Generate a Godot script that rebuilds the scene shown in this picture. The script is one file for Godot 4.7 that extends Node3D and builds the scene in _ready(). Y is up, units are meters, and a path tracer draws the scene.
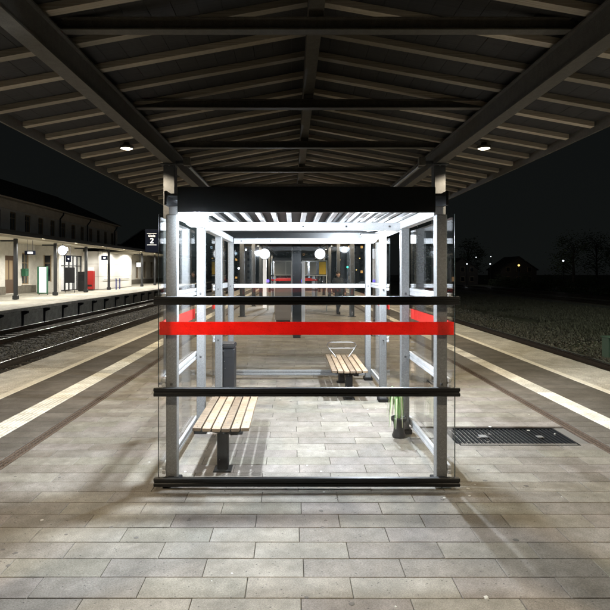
extends Node3D
# A night-time island platform: a glass waiting shelter under a timber canopy, seen square on.
# Camera at (0, 1.8, 0) looking along -Z. Metres, y up.

var M := {}
var XF := Transform3D()
var used := {}
var meshes := {}
var rng := RandomNumberGenerator.new()

# ------------------------------------------------------------------ helpers
func lin(r: float, g: float, b: float) -> Color:
	return Color(r, g, b).linear_to_srgb()

func S() -> SurfaceTool:
	var st := SurfaceTool.new()
	st.begin(Mesh.PRIMITIVE_TRIANGLES)
	st.set_smooth_group(-1)
	return st

func face(st: SurfaceTool, pts: Array, outward: Vector3) -> void:
	var n: Vector3 = (pts[1] - pts[0]).cross(pts[2] - pts[0])
	if n.length() < 1e-12 and pts.size() > 3:
		n = (pts[2] - pts[0]).cross(pts[3] - pts[0])
	var p := pts.duplicate()
	if n.dot(outward) > 0.0:
		p.reverse()
	for k in range(1, p.size() - 1):
		st.add_vertex(XF * p[0])
		st.add_vertex(XF * p[k])
		st.add_vertex(XF * p[k + 1])

func box(st: SurfaceTool, c: Vector3, s: Vector3) -> void:
	var h := s * 0.5
	for a in 3:
		var u := (a + 1) % 3
		var v := (a + 2) % 3
		for sg in [-1.0, 1.0]:
			var pts := []
			for q in [[-1, -1], [1, -1], [1, 1], [-1, 1]]:
				var p := Vector3()
				p[a] = sg * h[a]
				p[u] = q[0] * h[u]
				p[v] = q[1] * h[v]
				pts.append(c + p)
			var o := Vector3()
			o[a] = sg
			face(st, pts, o)

# box with chamfered edges
func bbox(st: SurfaceTool, c: Vector3, s: Vector3, b: float) -> void:
	var h := s * 0.5
	for a in 3:
		var u := (a + 1) % 3
		var v := (a + 2) % 3
		for sg in [-1.0, 1.0]:
			var pts := []
			for q in [[-1, -1], [1, -1], [1, 1], [-1, 1]]:
				var p := Vector3()
				p[a] = sg * h[a]
				p[u] = q[0] * (h[u] - b)
				p[v] = q[1] * (h[v] - b)
				pts.append(c + p)
			var o := Vector3()
			o[a] = sg
			face(st, pts, o)
		for q in [[-1, -1], [1, -1], [1, 1], [-1, 1]]:      # the four edges along axis a
			var p1 := Vector3(); var p2 := Vector3(); var o := Vector3()
			p1[u] = q[0] * h[u]; p1[v] = q[1] * (h[v] - b)
			p2[u] = q[0] * (h[u] - b); p2[v] = q[1] * h[v]
			o[u] = q[0]; o[v] = q[1]
			var e := Vector3(); e[a] = h[a] - b
			face(st, [c + p1 - e, c + p2 - e, c + p2 + e, c + p1 + e], o)
	for x in [-1.0, 1.0]:
		for y in [-1.0, 1.0]:
			for z in [-1.0, 1.0]:
				var g := Vector3(x, y, z)
				var i := Vector3(h.x - b, h.y - b, h.z - b)
				face(st, [c + Vector3(x * h.x, y * i.y, z * i.z), c + Vector3(x * i.x, y * h.y, z * i.z), c + Vector3(x * i.x, y * i.y, z * h.z)], g)

# slab: top, chamfer and sides only; top at y = 0
func slab(st: SurfaceTool, c: Vector3, sx: float, sz: float, t: float, b: float) -> void:
	var hx := sx * 0.5
	var hz := sz * 0.5
	var A := []
	var B := []
	var C := []
	for q in [[-1, -1], [1, -1], [1, 1], [-1, 1]]:
		A.append(c + Vector3(q[0] * (hx - b), 0, q[1] * (hz - b)))
		B.append(c + Vector3(q[0] * hx, -b, q[1] * hz))
		C.append(c + Vector3(q[0] * hx, -t, q[1] * hz))
	face(st, A, Vector3.UP)
	for k in 4:
		var n: int = (k + 1) % 4
		var o: Vector3 = (B[k] + B[n]) * 0.5 - c
		face(st, [A[k], A[n], B[n], B[k]], o + Vector3.UP)
		face(st, [B[k], B[n], C[n], C[k]], Vector3(o.x, 0, o.z))

func tube(st: SurfaceTool, pts: Array, r, n := 8, caps := true) -> void:
	var rings := []
	for k in pts.size():
		var d: Vector3
		if k == 0:
			d = pts[1] - pts[0]
		elif k == pts.size() - 1:
			d = pts[k] - pts[k - 1]
		else:
			d = (pts[k + 1] - pts[k]).normalized() + (pts[k] - pts[k - 1]).normalized()
		d = d.normalized()
		var up := Vector3.UP if absf(d.y) < 0.9 else Vector3.RIGHT
		var a := d.cross(up).normalized()
		var b := d.cross(a).normalized()
		var rr: float = r[k] if r is Array else r
		var ring := []
		for i in n:
			var t := TAU * i / n
			ring.append(pts[k] + (a * cos(t) + b * sin(t)) * rr)
		rings.append(ring)
	st.set_smooth_group(1)
	for k in rings.size() - 1:
		var mid: Vector3 = (pts[k] + pts[k + 1]) * 0.5
		for i in n:
			var j: int = (i + 1) % n
			var q := [rings[k][i], rings[k][j], rings[k + 1][j], rings[k + 1][i]]
			face(st, q, (q[0] + q[2]) * 0.5 - mid)
	st.set_smooth_group(-1)
	if caps:
		face(st, rings[0], pts[0] - pts[1])
		face(st, rings[-1], pts[-1] - pts[-2])

# profile: [[radius, y], ...] turned round the y axis
func lathe(st: SurfaceTool, c: Vector3, prof: Array, n := 16) -> void:
	st.set_smooth_group(2)
	for k in prof.size() - 1:
		var a = prof[k]
		var b = prof[k + 1]
		var out_r := Vector2(b[1] - a[1], -(b[0] - a[0]))
		for i in n:
			var t0 := TAU * i / n
			var t1 := TAU * (i + 1) / n
			var q := []
			for w in [[a, t0], [a, t1], [b, t1], [b, t0]]:
				q.append(c + Vector3(cos(w[1]) * w[0][0], w[0][1], sin(w[1]) * w[0][0]))
			var tm := (t0 + t1) * 0.5
			face(st, q, Vector3(cos(tm) * out_r.x, out_r.y, sin(tm) * out_r.x))
	st.set_smooth_group(-1)

# polygon in the x-y plane drawn out along z
func prism(st: SurfaceTool, poly: PackedVector2Array, z0: float, z1: float) -> void:
	var ccw := not Geometry2D.is_polygon_clockwise(poly)
	var n := poly.size()
	for i in n:
		var a := poly[i]
		var b := poly[(i + 1) % n]
		var e := b - a
		var o := Vector3(e.y, -e.x, 0) * (1.0 if ccw else -1.0)
		face(st, [Vector3(a.x, a.y, z0), Vector3(b.x, b.y, z0), Vector3(b.x, b.y, z1), Vector3(a.x, a.y, z1)], o)
	var tri := Geometry2D.triangulate_polygon(poly)
	for k in range(0, tri.size(), 3):
		for w in [[z0, -1.0], [z1, 1.0]]:
			var p := []
			for j in 3:
				p.append(Vector3(poly[tri[k + j]].x, poly[tri[k + j]].y, w[0]))
			face(st, p, Vector3(0, 0, w[1] * signf(z1 - z0)))

func done(st: SurfaceTool) -> ArrayMesh:
	st.generate_normals()
	return st.commit()

func obj(called: String, st: SurfaceTool, m: Material, parent: Node3D = null) -> MeshInstance3D:
	return inst(called, done(st), m, parent)

func inst(called: String, mesh: Mesh, m: Material, parent: Node3D = null, at := Vector3.ZERO) -> MeshInstance3D:
	var o := MeshInstance3D.new()
	o.mesh = mesh
	o.material_override = m
	o.position = at
	if parent == null:
		o.name = numbered(called)
		add_child(o, true)
	else:
		o.name = called
		parent.add_child(o, true)
	return o

func part(called: String, c: Vector3, s: Vector3, m: Material, parent: Node3D, bev := 0.0) -> MeshInstance3D:
	var key := "%s|%s" % [s, bev]
	if not meshes.has(key):
		var st := S()
		if bev > 0.0:
			bbox(st, Vector3.ZERO, s, bev)
		else:
			box(st, Vector3.ZERO, s)
		meshes[key] = done(st)
	return inst(called, meshes[key], m, parent, c)

func numbered(called: String) -> String:
	var n: int = used.get(called, 0)
	used[called] = n + 1
	return called if n == 0 else "%s_%03d" % [called, n]

func tag(o: Node3D, label: String, category: String, group := "") -> Node3D:
	o.set_meta("label", label)
	o.set_meta("category", category)
	if group != "":
		o.set_meta("group", group)
	return o

func thing(called: String, label: String, category: String, at := Vector3.ZERO, group := "") -> Node3D:
	var o := Node3D.new()
	o.name = numbered(called)
	add_child(o)
	o.position = at
	return tag(o, label, category, group)

func setting(called: String) -> Node3D:
	var o := Node3D.new()
	o.name = numbered(called)
	add_child(o)
	o.set_meta("kind", "structure")
	return o

func omni(at: Vector3, e: float, c: Color, size: float, parent: Node3D) -> void:
	var l := OmniLight3D.new()
	l.name = "lamp_light"
	l.light_energy = e
	l.light_color = c
	l.light_size = size
	l.omni_range = 40.0
	l.omni_attenuation = 2.0
	l.shadow_enabled = true
	l.position = at
	parent.add_child(l, true)

func spot(at: Vector3, e: float, c: Color, size: float, ang: float, parent: Node3D) -> void:
	var l := SpotLight3D.new()
	l.name = "lamp_light"
	l.light_energy = e
	l.light_color = c
	l.light_size = size
	l.spot_range = 40.0
	l.spot_attenuation = 2.0
	l.spot_angle = ang
	l.spot_angle_attenuation = 0.25
	l.shadow_enabled = true
	l.position = at
	l.rotation_degrees = Vector3(-90, 0, 0)
	parent.add_child(l, true)

# ------------------------------------------------------------------ textures and materials
func noise(seed_: int, freq: float, oct := 4, type := FastNoiseLite.TYPE_SIMPLEX_SMOOTH) -> FastNoiseLite:
	var n := FastNoiseLite.new()
	n.seed = seed_
	n.frequency = freq
	n.noise_type = type
	n.fractal_octaves = oct
	return n

func sea(n: FastNoiseLite, size: int) -> PackedByteArray:
	var im := n.get_seamless_image(size, size)
	im.convert(Image.FORMAT_L8)
	return im.get_data()

# two colours mixed by coarse and fine noise, with dark and light specks
func tex(size: int, a: Color, b: Color, seed_: int, f1: float, f2: float, fine := 0.4, specks := 0.0, grain := 0.0) -> ImageTexture:
	var d1 := sea(noise(seed_, f1), size)
	var d2 := sea(noise(seed_ + 7, f2, 3), size)
	var r := RandomNumberGenerator.new()
	r.seed = seed_
	var by := PackedByteArray()
	by.resize(size * size * 3)
	for i in size * size:
		var t := clampf((d1[i] / 255.0 - 0.5) * 1.6 * (1.0 - fine) + (d2[i] / 255.0 - 0.5) * 1.6 * fine + 0.5, 0, 1)
		if grain > 0.0:
			t = clampf(t + r.randf_range(-grain, grain), 0, 1)
		var c := a.lerp(b, t)
		if specks > 0.0 and r.randf() < specks:
			c = c * (0.45 if r.randf() < 0.6 else 1.35)
		by[i * 3] = int(clampf(c.r, 0, 1) * 255)
		by[i * 3 + 1] = int(clampf(c.g, 0, 1) * 255)
		by[i * 3 + 2] = int(clampf(c.b, 0, 1) * 255)
	return ImageTexture.create_from_image(Image.create_from_data(size, size, false, Image.FORMAT_RGB8, by))

# wood grain that runs along the picture's u axis
func wood_tex(size: int, a: Color, b: Color, seed_: int) -> ImageTexture:
	var n := noise(seed_, 0.02, 4)
	var n2 := noise(seed_ + 3, 0.012, 2)
	var im := Image.create(size, size, false, Image.FORMAT_RGB8)
	for y in size:
		for x in size:
			var u := TAU * x / size
			var w := n2.get_noise_3d(cos(u) * 14.0, sin(u) * 14.0, y * 0.8) * 10.0
			var t := n.get_noise_3d(cos(u) * 10.0, sin(u) * 10.0, (y + w) * 6.0) * 0.9 + 0.5
			t += n.get_noise_3d(cos(u) * 40.0, sin(u) * 40.0, y * 24.0) * 0.35
			im.set_pixel(x, y, a.lerp(b, clampf(t, 0, 1)))
	return ImageTexture.create_from_image(im)

func mat(key: String, c: Color, rough := 0.7, metal := 0.0) -> StandardMaterial3D:
	var m := StandardMaterial3D.new()
	m.resource_name = key
	m.albedo_color = c
	m.roughness = rough
	m.metallic = metal
	M[key] = m
	return m

func tmat(key: String, t: Texture2D, scale: Vector3, rough := 0.8, metal := 0.0, tint := Color.WHITE, relief := 0.0, hmap: Texture2D = null) -> StandardMaterial3D:
	var m := mat(key, tint, rough, metal)
	m.albedo_texture = t
	m.uv1_triplanar = true
	m.uv1_world_triplanar = true
	m.uv1_scale = scale
	if relief > 0.0:
		m.heightmap_enabled = true
		m.heightmap_texture = hmap if hmap else t
		m.heightmap_scale = relief
	return m

func stains(m: StandardMaterial3D, t: Texture2D, scale: float) -> void:
	m.detail_enabled = true
	m.detail_albedo = t
	m.detail_blend_mode = BaseMaterial3D.BLEND_MODE_MUL
	m.detail_uv_layer = BaseMaterial3D.DETAIL_UV_2
	m.uv2_triplanar = true
	m.uv2_world_triplanar = true
	m.uv2_scale = Vector3.ONE * scale

func glow(key: String, c: Color, e: float) -> StandardMaterial3D:
	var m := mat(key, Color(0.9, 0.9, 0.9), 0.4)
	m.emission_enabled = true
	m.emission = c
	m.emission_energy_multiplier = e
	return m

func glass(key: String, c: Color, alpha: float) -> StandardMaterial3D:
	var m := mat(key, Color(c.r, c.g, c.b, alpha), 0.02)
	m.transparency = BaseMaterial3D.TRANSPARENCY_ALPHA
	return m

func make_materials() -> void:
	var G := 0.5
	var paver := tex(512, lin(0.185, 0.168, 0.149), lin(0.295, 0.272, 0.246), 11, 0.012, 0.09, 0.68, 0.05, 0.24)
	var blot := tex(512, Color(0.80, 0.79, 0.77), Color(1.0, 1.0, 1.0), 23, 0.014, 0.05, 0.35, 0.004)
	var tones := [0.93, 0.96, 0.98, 1.0, 1.02, 1.05]
	for k in tones.size():
		var v: float = tones[k]
		var m := tmat("paver%d" % k, paver, Vector3.ONE * (1.1 + 0.13 * k), 0.75, 0.0, Color(v, v * (0.985 + 0.01 * (k % 3)), v * (0.96 + 0.02 * (k % 2))), 0.10)
		m.uv1_offset = Vector3(0.17 * k, 0.31 * k, 0.23 * k)
		stains(m, blot, 0.31)
	for k in 3:
		var v: float = [0.76, 0.79, 0.83][k]
		stains(tmat("dark_paver%d" % k, paver, Vector3.ONE * (1.2 + 0.1 * k), 0.75, 0.0, Color(v, v * 0.98, v * 0.95), 0.10), blot, 0.27)
	tmat("light_paver", paver, Vector3.ONE * 1.7, 0.8, 0.0, Color(1.15, 1.14, 1.12), 0.1)
	var cream := tex(256, lin(0.68, 0.64, 0.54), lin(0.82, 0.785, 0.69), 31, 0.03, 0.15, 0.5, 0.05, 0.14)
	for k in 3:
		stains(tmat("tactile%d" % k, cream, Vector3.ONE * (1.3 + 0.2 * k), 0.75, 0.0, Color(1, 1, 1) * [0.9, 1.0, 1.06][k]), blot, 0.4)
	var edge := tex(256, lin(0.60, 0.55, 0.46), lin(0.74, 0.69, 0.60), 37, 0.02, 0.2, 0.5, 0.10, 0.2)
	for k in 3:
		stains(tmat("coping%d" % k, edge, Vector3.ONE * (1.2 + 0.2 * k), 0.8, 0.0, Color(1, 1, 1) * [0.92, 1.0, 1.05][k], 0.12), blot, 0.35)
	tmat("edge_line", edge, Vector3.ONE * 2.0, 0.7, 0.0, Color(1.08, 1.08, 1.07))
	mat("joint", lin(0.13, 0.12, 0.106), 0.95)
	var conc := tex(256, lin(0.22, 0.215, 0.20), lin(0.36, 0.35, 0.33), 41, 0.02, 0.1, 0.4, 0.03, 0.1)
	tmat("concrete", conc, Vector3.ONE * 0.7, 0.9)
	tmat("face_panel", conc, Vector3.ONE * 0.45, 0.9, 0.0, Color(1.1, 1.08, 1.02))
	var rust := tex(256, lin(0.055, 0.036, 0.024), lin(0.15, 0.105, 0.072), 43, 0.03, 0.2, 0.5, 0.08, 0.2)
	tmat("rust", rust, Vector3.ONE * 3.0, 0.8, 0.2)
	tmat("rail_rust", rust, Vector3.ONE * 2.0, 0.75, 0.3, Color(0.75, 0.78, 0.8))
	mat("rail_head", lin(0.55, 0.54, 0.52), 0.22, 1.0)
	var ball := tex(256, lin(0.05, 0.047, 0.042), lin(0.17, 0.16, 0.145), 47, 0.05, 0.25, 0.6, 0.1, 0.3)
	tmat("ballast", ball, Vector3.ONE * 1.1, 0.95, 0.0, Color.WHITE, 1.2)
	for k in 3:
		tmat("stone%d" % k, ball, Vector3.ONE * 2.0, 0.9, 0.0, Color(1, 0.98, 0.94) * [0.8, 1.15, 1.5][k])
	tmat("sleeper", conc, Vector3.ONE * 1.3, 0.9, 0.0, Color(0.62, 0.58, 0.53))
	var soil := tex(512, lin(0.06, 0.058, 0.032), lin(0.15, 0.135, 0.075), 53, 0.02, 0.12, 0.5, 0.08, 0.25)
	stains(tmat("soil", soil, Vector3.ONE * 0.35, 0.95, 0.0, Color.WHITE, 1.5), blot, 0.06)
	# steel and timber
	var galv := tex(256, lin(0.15, 0.152, 0.15), lin(0.25, 0.252, 0.25), 61, 0.06, 0.2, 0.5, 0.06, 0.18)
	tmat("galvanised", galv, Vector3.ONE * 2.4, 0.55, 0.35)
	tmat("galvanised_white", galv, Vector3.ONE * 2.0, 0.45, 0.25, Color(1.5, 1.5, 1.52))
	var alu := tex(256, lin(0.42, 0.425, 0.43), lin(0.54, 0.545, 0.55), 67, 0.02, 0.2, 0.4, 0.01, 0.06)
	tmat("white_rail", alu, Vector3.ONE * 1.5, 0.42, 0.1)
	var black := tex(256, lin(0.005, 0.005, 0.005), lin(0.010, 0.010, 0.0105), 71, 0.03, 0.3, 0.5, 0.02, 0.2)
	tmat("black_bar", black, Vector3.ONE * 2.0, 0.38)
	tmat("black_iron", black, Vector3.ONE * 2.0, 0.7, 0.0, Color(1.1, 1.1, 1.12))
	M.black_iron.metallic_specular = 0.25
	tmat("fascia", black, Vector3.ONE * 1.1, 0.35, 0.0, Color(1.0, 1.0, 0.98))
	tmat("dark_sheet", black, Vector3.ONE, 0.6, 0.0, Color(1.6, 1.6, 1.6))
	mat("gum", lin(0.11, 0.10, 0.09), 0.9)
	mat("fleck", lin(0.48, 0.47, 0.43), 0.8)
	mat("dust", lin(0.45, 0.44, 0.41), 0.9)
	mat("bolt", lin(0.09, 0.09, 0.09), 0.45, 0.6)
	var wood := wood_tex(256, lin(0.15, 0.10, 0.06), lin(0.35, 0.265, 0.175), 73)
	for k in 3:
		var m := tmat("slat%d" % k, wood, Vector3(5.0, 5.0, 1.1), 0.6, 0.0, Color(1, 1, 1) * [0.84, 1.0, 1.1][k], 0.06)
		m.uv1_offset = Vector3(0.3 * k, 0.13 * k, 0.4 * k)
	var old := wood_tex(256, lin(0.25, 0.215, 0.16), lin(0.45, 0.40, 0.32), 79)
	for k in 3:
		tmat("rafter%d" % k, old, Vector3(0.8, 4.0, 4.0), 0.75, 0.0, Color(1, 1, 1) * [0.85, 1.0, 1.12][k], 0.08)
	var dark_wood := wood_tex(256, lin(0.024, 0.024, 0.025), lin(0.046, 0.045, 0.044), 81)  # near-black wood tone for the boards between the rafters
	tmat("deck", dark_wood, Vector3(0.7, 3.0, 3.0), 0.9)
	var paint := tex(256, lin(0.060, 0.054, 0.045), lin(0.10, 0.092, 0.076), 83, 0.03, 0.2, 0.5, 0.03, 0.1)
	tmat("beam", paint, Vector3.ONE * 1.5, 0.65, 0.0)
	tmat("tie", paint, Vector3.ONE * 1.7, 0.6)
	tmat("column", black, Vector3.ONE * 1.3, 0.6, 0.0, Color(2.2, 2.25, 2.3))
	tmat("gutter", galv, Vector3.ONE * 1.4, 0.5, 0.4, Color(0.7, 0.7, 0.7))
	# red film, glass, lamps
	var film := tex(256, lin(0.72, 0.042, 0.028), lin(0.82, 0.062, 0.044), 91, 0.02, 0.2, 0.4, 0.01, 0.10)
	var red := tmat("red_film", film, Vector3.ONE * 1.7, 0.4)
	red.backlight_enabled = true
	red.backlight = Color(1, 1, 1)
	glass("pane", Color(0.5, 0.55, 0.54), 0.004)
	M.pane.metallic_specular = 0.42
	glass("window_pane", Color(0.35, 0.40, 0.42), 0.25)
	mat("glass_edge", lin(0.02, 0.03, 0.028), 0.2)
	glow("shelter_glow", Color(0.90, 0.95, 1.0), 14.0)
	glow("canopy_glow", Color(1.0, 0.95, 0.84), 9.0)
	glow("station_glow", Color(1.0, 0.94, 0.82), 4.0)
	glow("clock_glow", Color(0.94, 0.97, 1.0), 1.6)
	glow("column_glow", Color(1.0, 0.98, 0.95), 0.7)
	glow("poster_glow", Color(0.97, 1.0, 0.97), 1.15)
	glow("room_glow", Color(1.0, 0.98, 0.94), 1.4)
	glow("town_white", Color(0.92, 0.96, 1.0), 3.0)
	glow("town_warm", Color(1.0, 0.80, 0.45), 2.2)
	glow("town_teal", Color(0.25, 1.0, 0.85), 1.6)
	glow("town_blue", Color(0.30, 0.15, 1.0), 2.5)
	glow("lit_warm", Color(1.0, 0.76, 0.42), 0.7)
	glow("lit_cool", Color(0.75, 0.9, 1.0), 0.6)
	glow("dim_warm", Color(1.0, 0.72, 0.35), 0.12)
	mat("bin_grey", lin(0.009, 0.0092, 0.011), 0.5)
	mat("bin_dark", lin(0.008, 0.008, 0.009), 0.5)
	mat("steel", lin(0.24, 0.24, 0.24), 0.38, 1.0)
	mat("sign_blue", lin(0.003, 0.004, 0.008), 0.9)
	M.sign_blue.metallic_specular = 0.15
	mat("letter_white", lin(0.80, 0.80, 0.80), 0.6)
	mat("red_paint", lin(0.33, 0.015, 0.012), 0.4)
	mat("blue_paint", lin(0.04, 0.05, 0.22), 0.5)
	mat("green_paint", lin(0.02, 0.12, 0.06), 0.5)
	mat("cabinet_green", lin(0.10, 0.17, 0.12), 0.6)
	mat("yellow_paper", lin(0.78, 0.50, 0.03), 0.7)
	mat("white_paper", lin(0.62, 0.62, 0.60), 0.7)
	mat("map_paper", lin(0.33, 0.34, 0.35), 0.7)
	mat("cabinet_grey", lin(0.36, 0.32, 0.31), 0.6)
	mat("dark_gloss", lin(0.012, 0.014, 0.018), 0.12)
	# station
	var plast := tex(256, lin(0.58, 0.555, 0.495), lin(0.70, 0.675, 0.615), 89, 0.015, 0.12, 0.35, 0.02, 0.06)
	tmat("plaster", plast, Vector3.ONE * 0.4, 0.9)
	tmat("plinth", conc, Vector3.ONE * 0.5, 0.9, 0.0, Color(0.75, 0.72, 0.66))
	tmat("plaster_up", plast, Vector3.ONE * 0.33, 0.9)
	tmat("frieze", plast, Vector3.ONE * 0.3, 0.9, 0.0, Color(1.05, 1.02, 0.98))
	mat("annex", lin(0.66, 0.645, 0.60), 0.7)
	mat("soffit", lin(0.56, 0.52, 0.43), 0.8)
	mat("window_frame", lin(0.30, 0.22, 0.13), 0.7)
	mat("door_brown", lin(0.10, 0.06, 0.035), 0.6)
	mat("room_dark", lin(0.02, 0.02, 0.02), 0.9)
	mat("roof_tile", lin(0.035, 0.030, 0.028), 0.8)
	mat("dark_post", lin(0.018, 0.019, 0.020), 0.5)
	mat("house_wall", lin(0.07, 0.06, 0.05), 0.9)
	mat("verge", lin(0.60, 0.60, 0.60), 0.7)
	# plants and person
	var bark := tex(128, lin(0.04, 0.03, 0.02), lin(0.10, 0.08, 0.055), 97, 0.05, 0.2, 0.5, 0.05, 0.2)
	tmat("bark", bark, Vector3.ONE * 1.0, 0.9)
	for k in 3:
		var lf := mat("leaf%d" % k, lin(0.035 + 0.02 * k, 0.055 + 0.02 * k, 0.018 + 0.006 * k), 0.7)
		lf.backlight_enabled = true
		lf.backlight = Color(0.4, 0.4, 0.3)
	var bl := mat("blade", lin(0.145, 0.13, 0.095), 0.8)
	bl.vertex_color_use_as_albedo = false
	mat("plant_green", lin(0.16, 0.30, 0.09), 0.5)
	mat("plant_pale", lin(0.62, 0.66, 0.42), 0.5)
	mat("pot_black", lin(0.012, 0.012, 0.012), 0.35)
	mat("skin", lin(0.42, 0.25, 0.18), 0.6)
	mat("jacket", lin(0.020, 0.022, 0.026), 0.85)
	mat("trousers", lin(0.030, 0.033, 0.042), 0.85)
	mat("shoe", lin(0.012, 0.011, 0.011), 0.6)
	mat("hair", lin(0.03, 0.02, 0.014), 0.7)
	mat("bag", lin(0.05, 0.03, 0.02), 0.7)

# ------------------------------------------------------------------ the platform we stand on
const PL := -5.12       # platform edges
const PR := 5.69
const ZN := 4.0         # near and far end
const ZF := -72.0

func on_screen(c: Vector3) -> float:      # how large a ground patch shows, 0 when it lies outside the frame
	var d := -c.z
	if d < 1.0:
		return 0.0
	var x := 292.0 + 540.0 * c.x / d
	var y := 271.0 + 540.0 * 1.8 / d
	if x < -15 or x > 625 or y > 640:
		return 0.0
	return 1.0 / (d * d * d)

# rows of slabs in a strip: the largest on screen are single parts, the rest one part
func paving(called: String, x0: float, x1: float, rows: float, length: float, gap: float, mats: Array, most: int, zn: float, zf: float, holes := []) -> void:
	var root := setting(called)
	var list := []
	var z := zn
	var r := 0
	while z > zf:
		var off: float = [0.0, 0.31, 0.02, 0.29][r % 4] * length / 0.6
		if x1 - x0 <= length * 1.01:
			list.append([(x0 + x1) * 0.5, z - rows * 0.5, x1 - x0])
		else:
			var x := x0
			var first := true
			while x < x1 - 0.02:
				var e := minf(x1, x + (length - off if first else length))
				if x1 - e < 0.08:
					e = x1
				first = false
				list.append([(x + e) * 0.5, z - rows * 0.5, e - x])
				x = e
		z -= rows
		r += 1
	var keep := []
	for s in list:
		var hit := false
		for h in holes:
			if s[0] + s[2] * 0.5 > h[0] + 0.01 and s[0] - s[2] * 0.5 < h[1] - 0.01 and s[1] < h[2] and s[1] > h[3]:
				hit = true
		if hit:
			continue
		s.append(on_screen(Vector3(s[0], 0, s[1])))
		keep.append(s)
	keep.sort_custom(func(a, b): return a[3] > b[3])
	var rest := {}
	for k in keep.size():
		var s = keep[k]
		var m: String = mats[rng.randi() % mats.size()]
		var y := rng.randf_range(-0.0012, 0.0012)
		if k < most and s[3] > 0.0:
			var key := "slab|%.3f|%.3f" % [s[2], rows]
			if not meshes.has(key):
				var st := S()
				slab(st, Vector3.ZERO, s[2] - gap, rows - gap, 0.05, 0.003)
				meshes[key] = done(st)
			inst("slab", meshes[key], M[m], root, Vector3(s[0], y, s[1]))
		else:
			if not rest.has(m):
				rest[m] = S()
			slab(rest[m], Vector3(s[0], y, s[1]), s[2] - gap, rows - gap, 0.05, 0.003)
	for m in rest:
		var o := obj("further_slabs", rest[m], M[m], root)
		o.set_meta("kind", "stuff")

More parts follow.
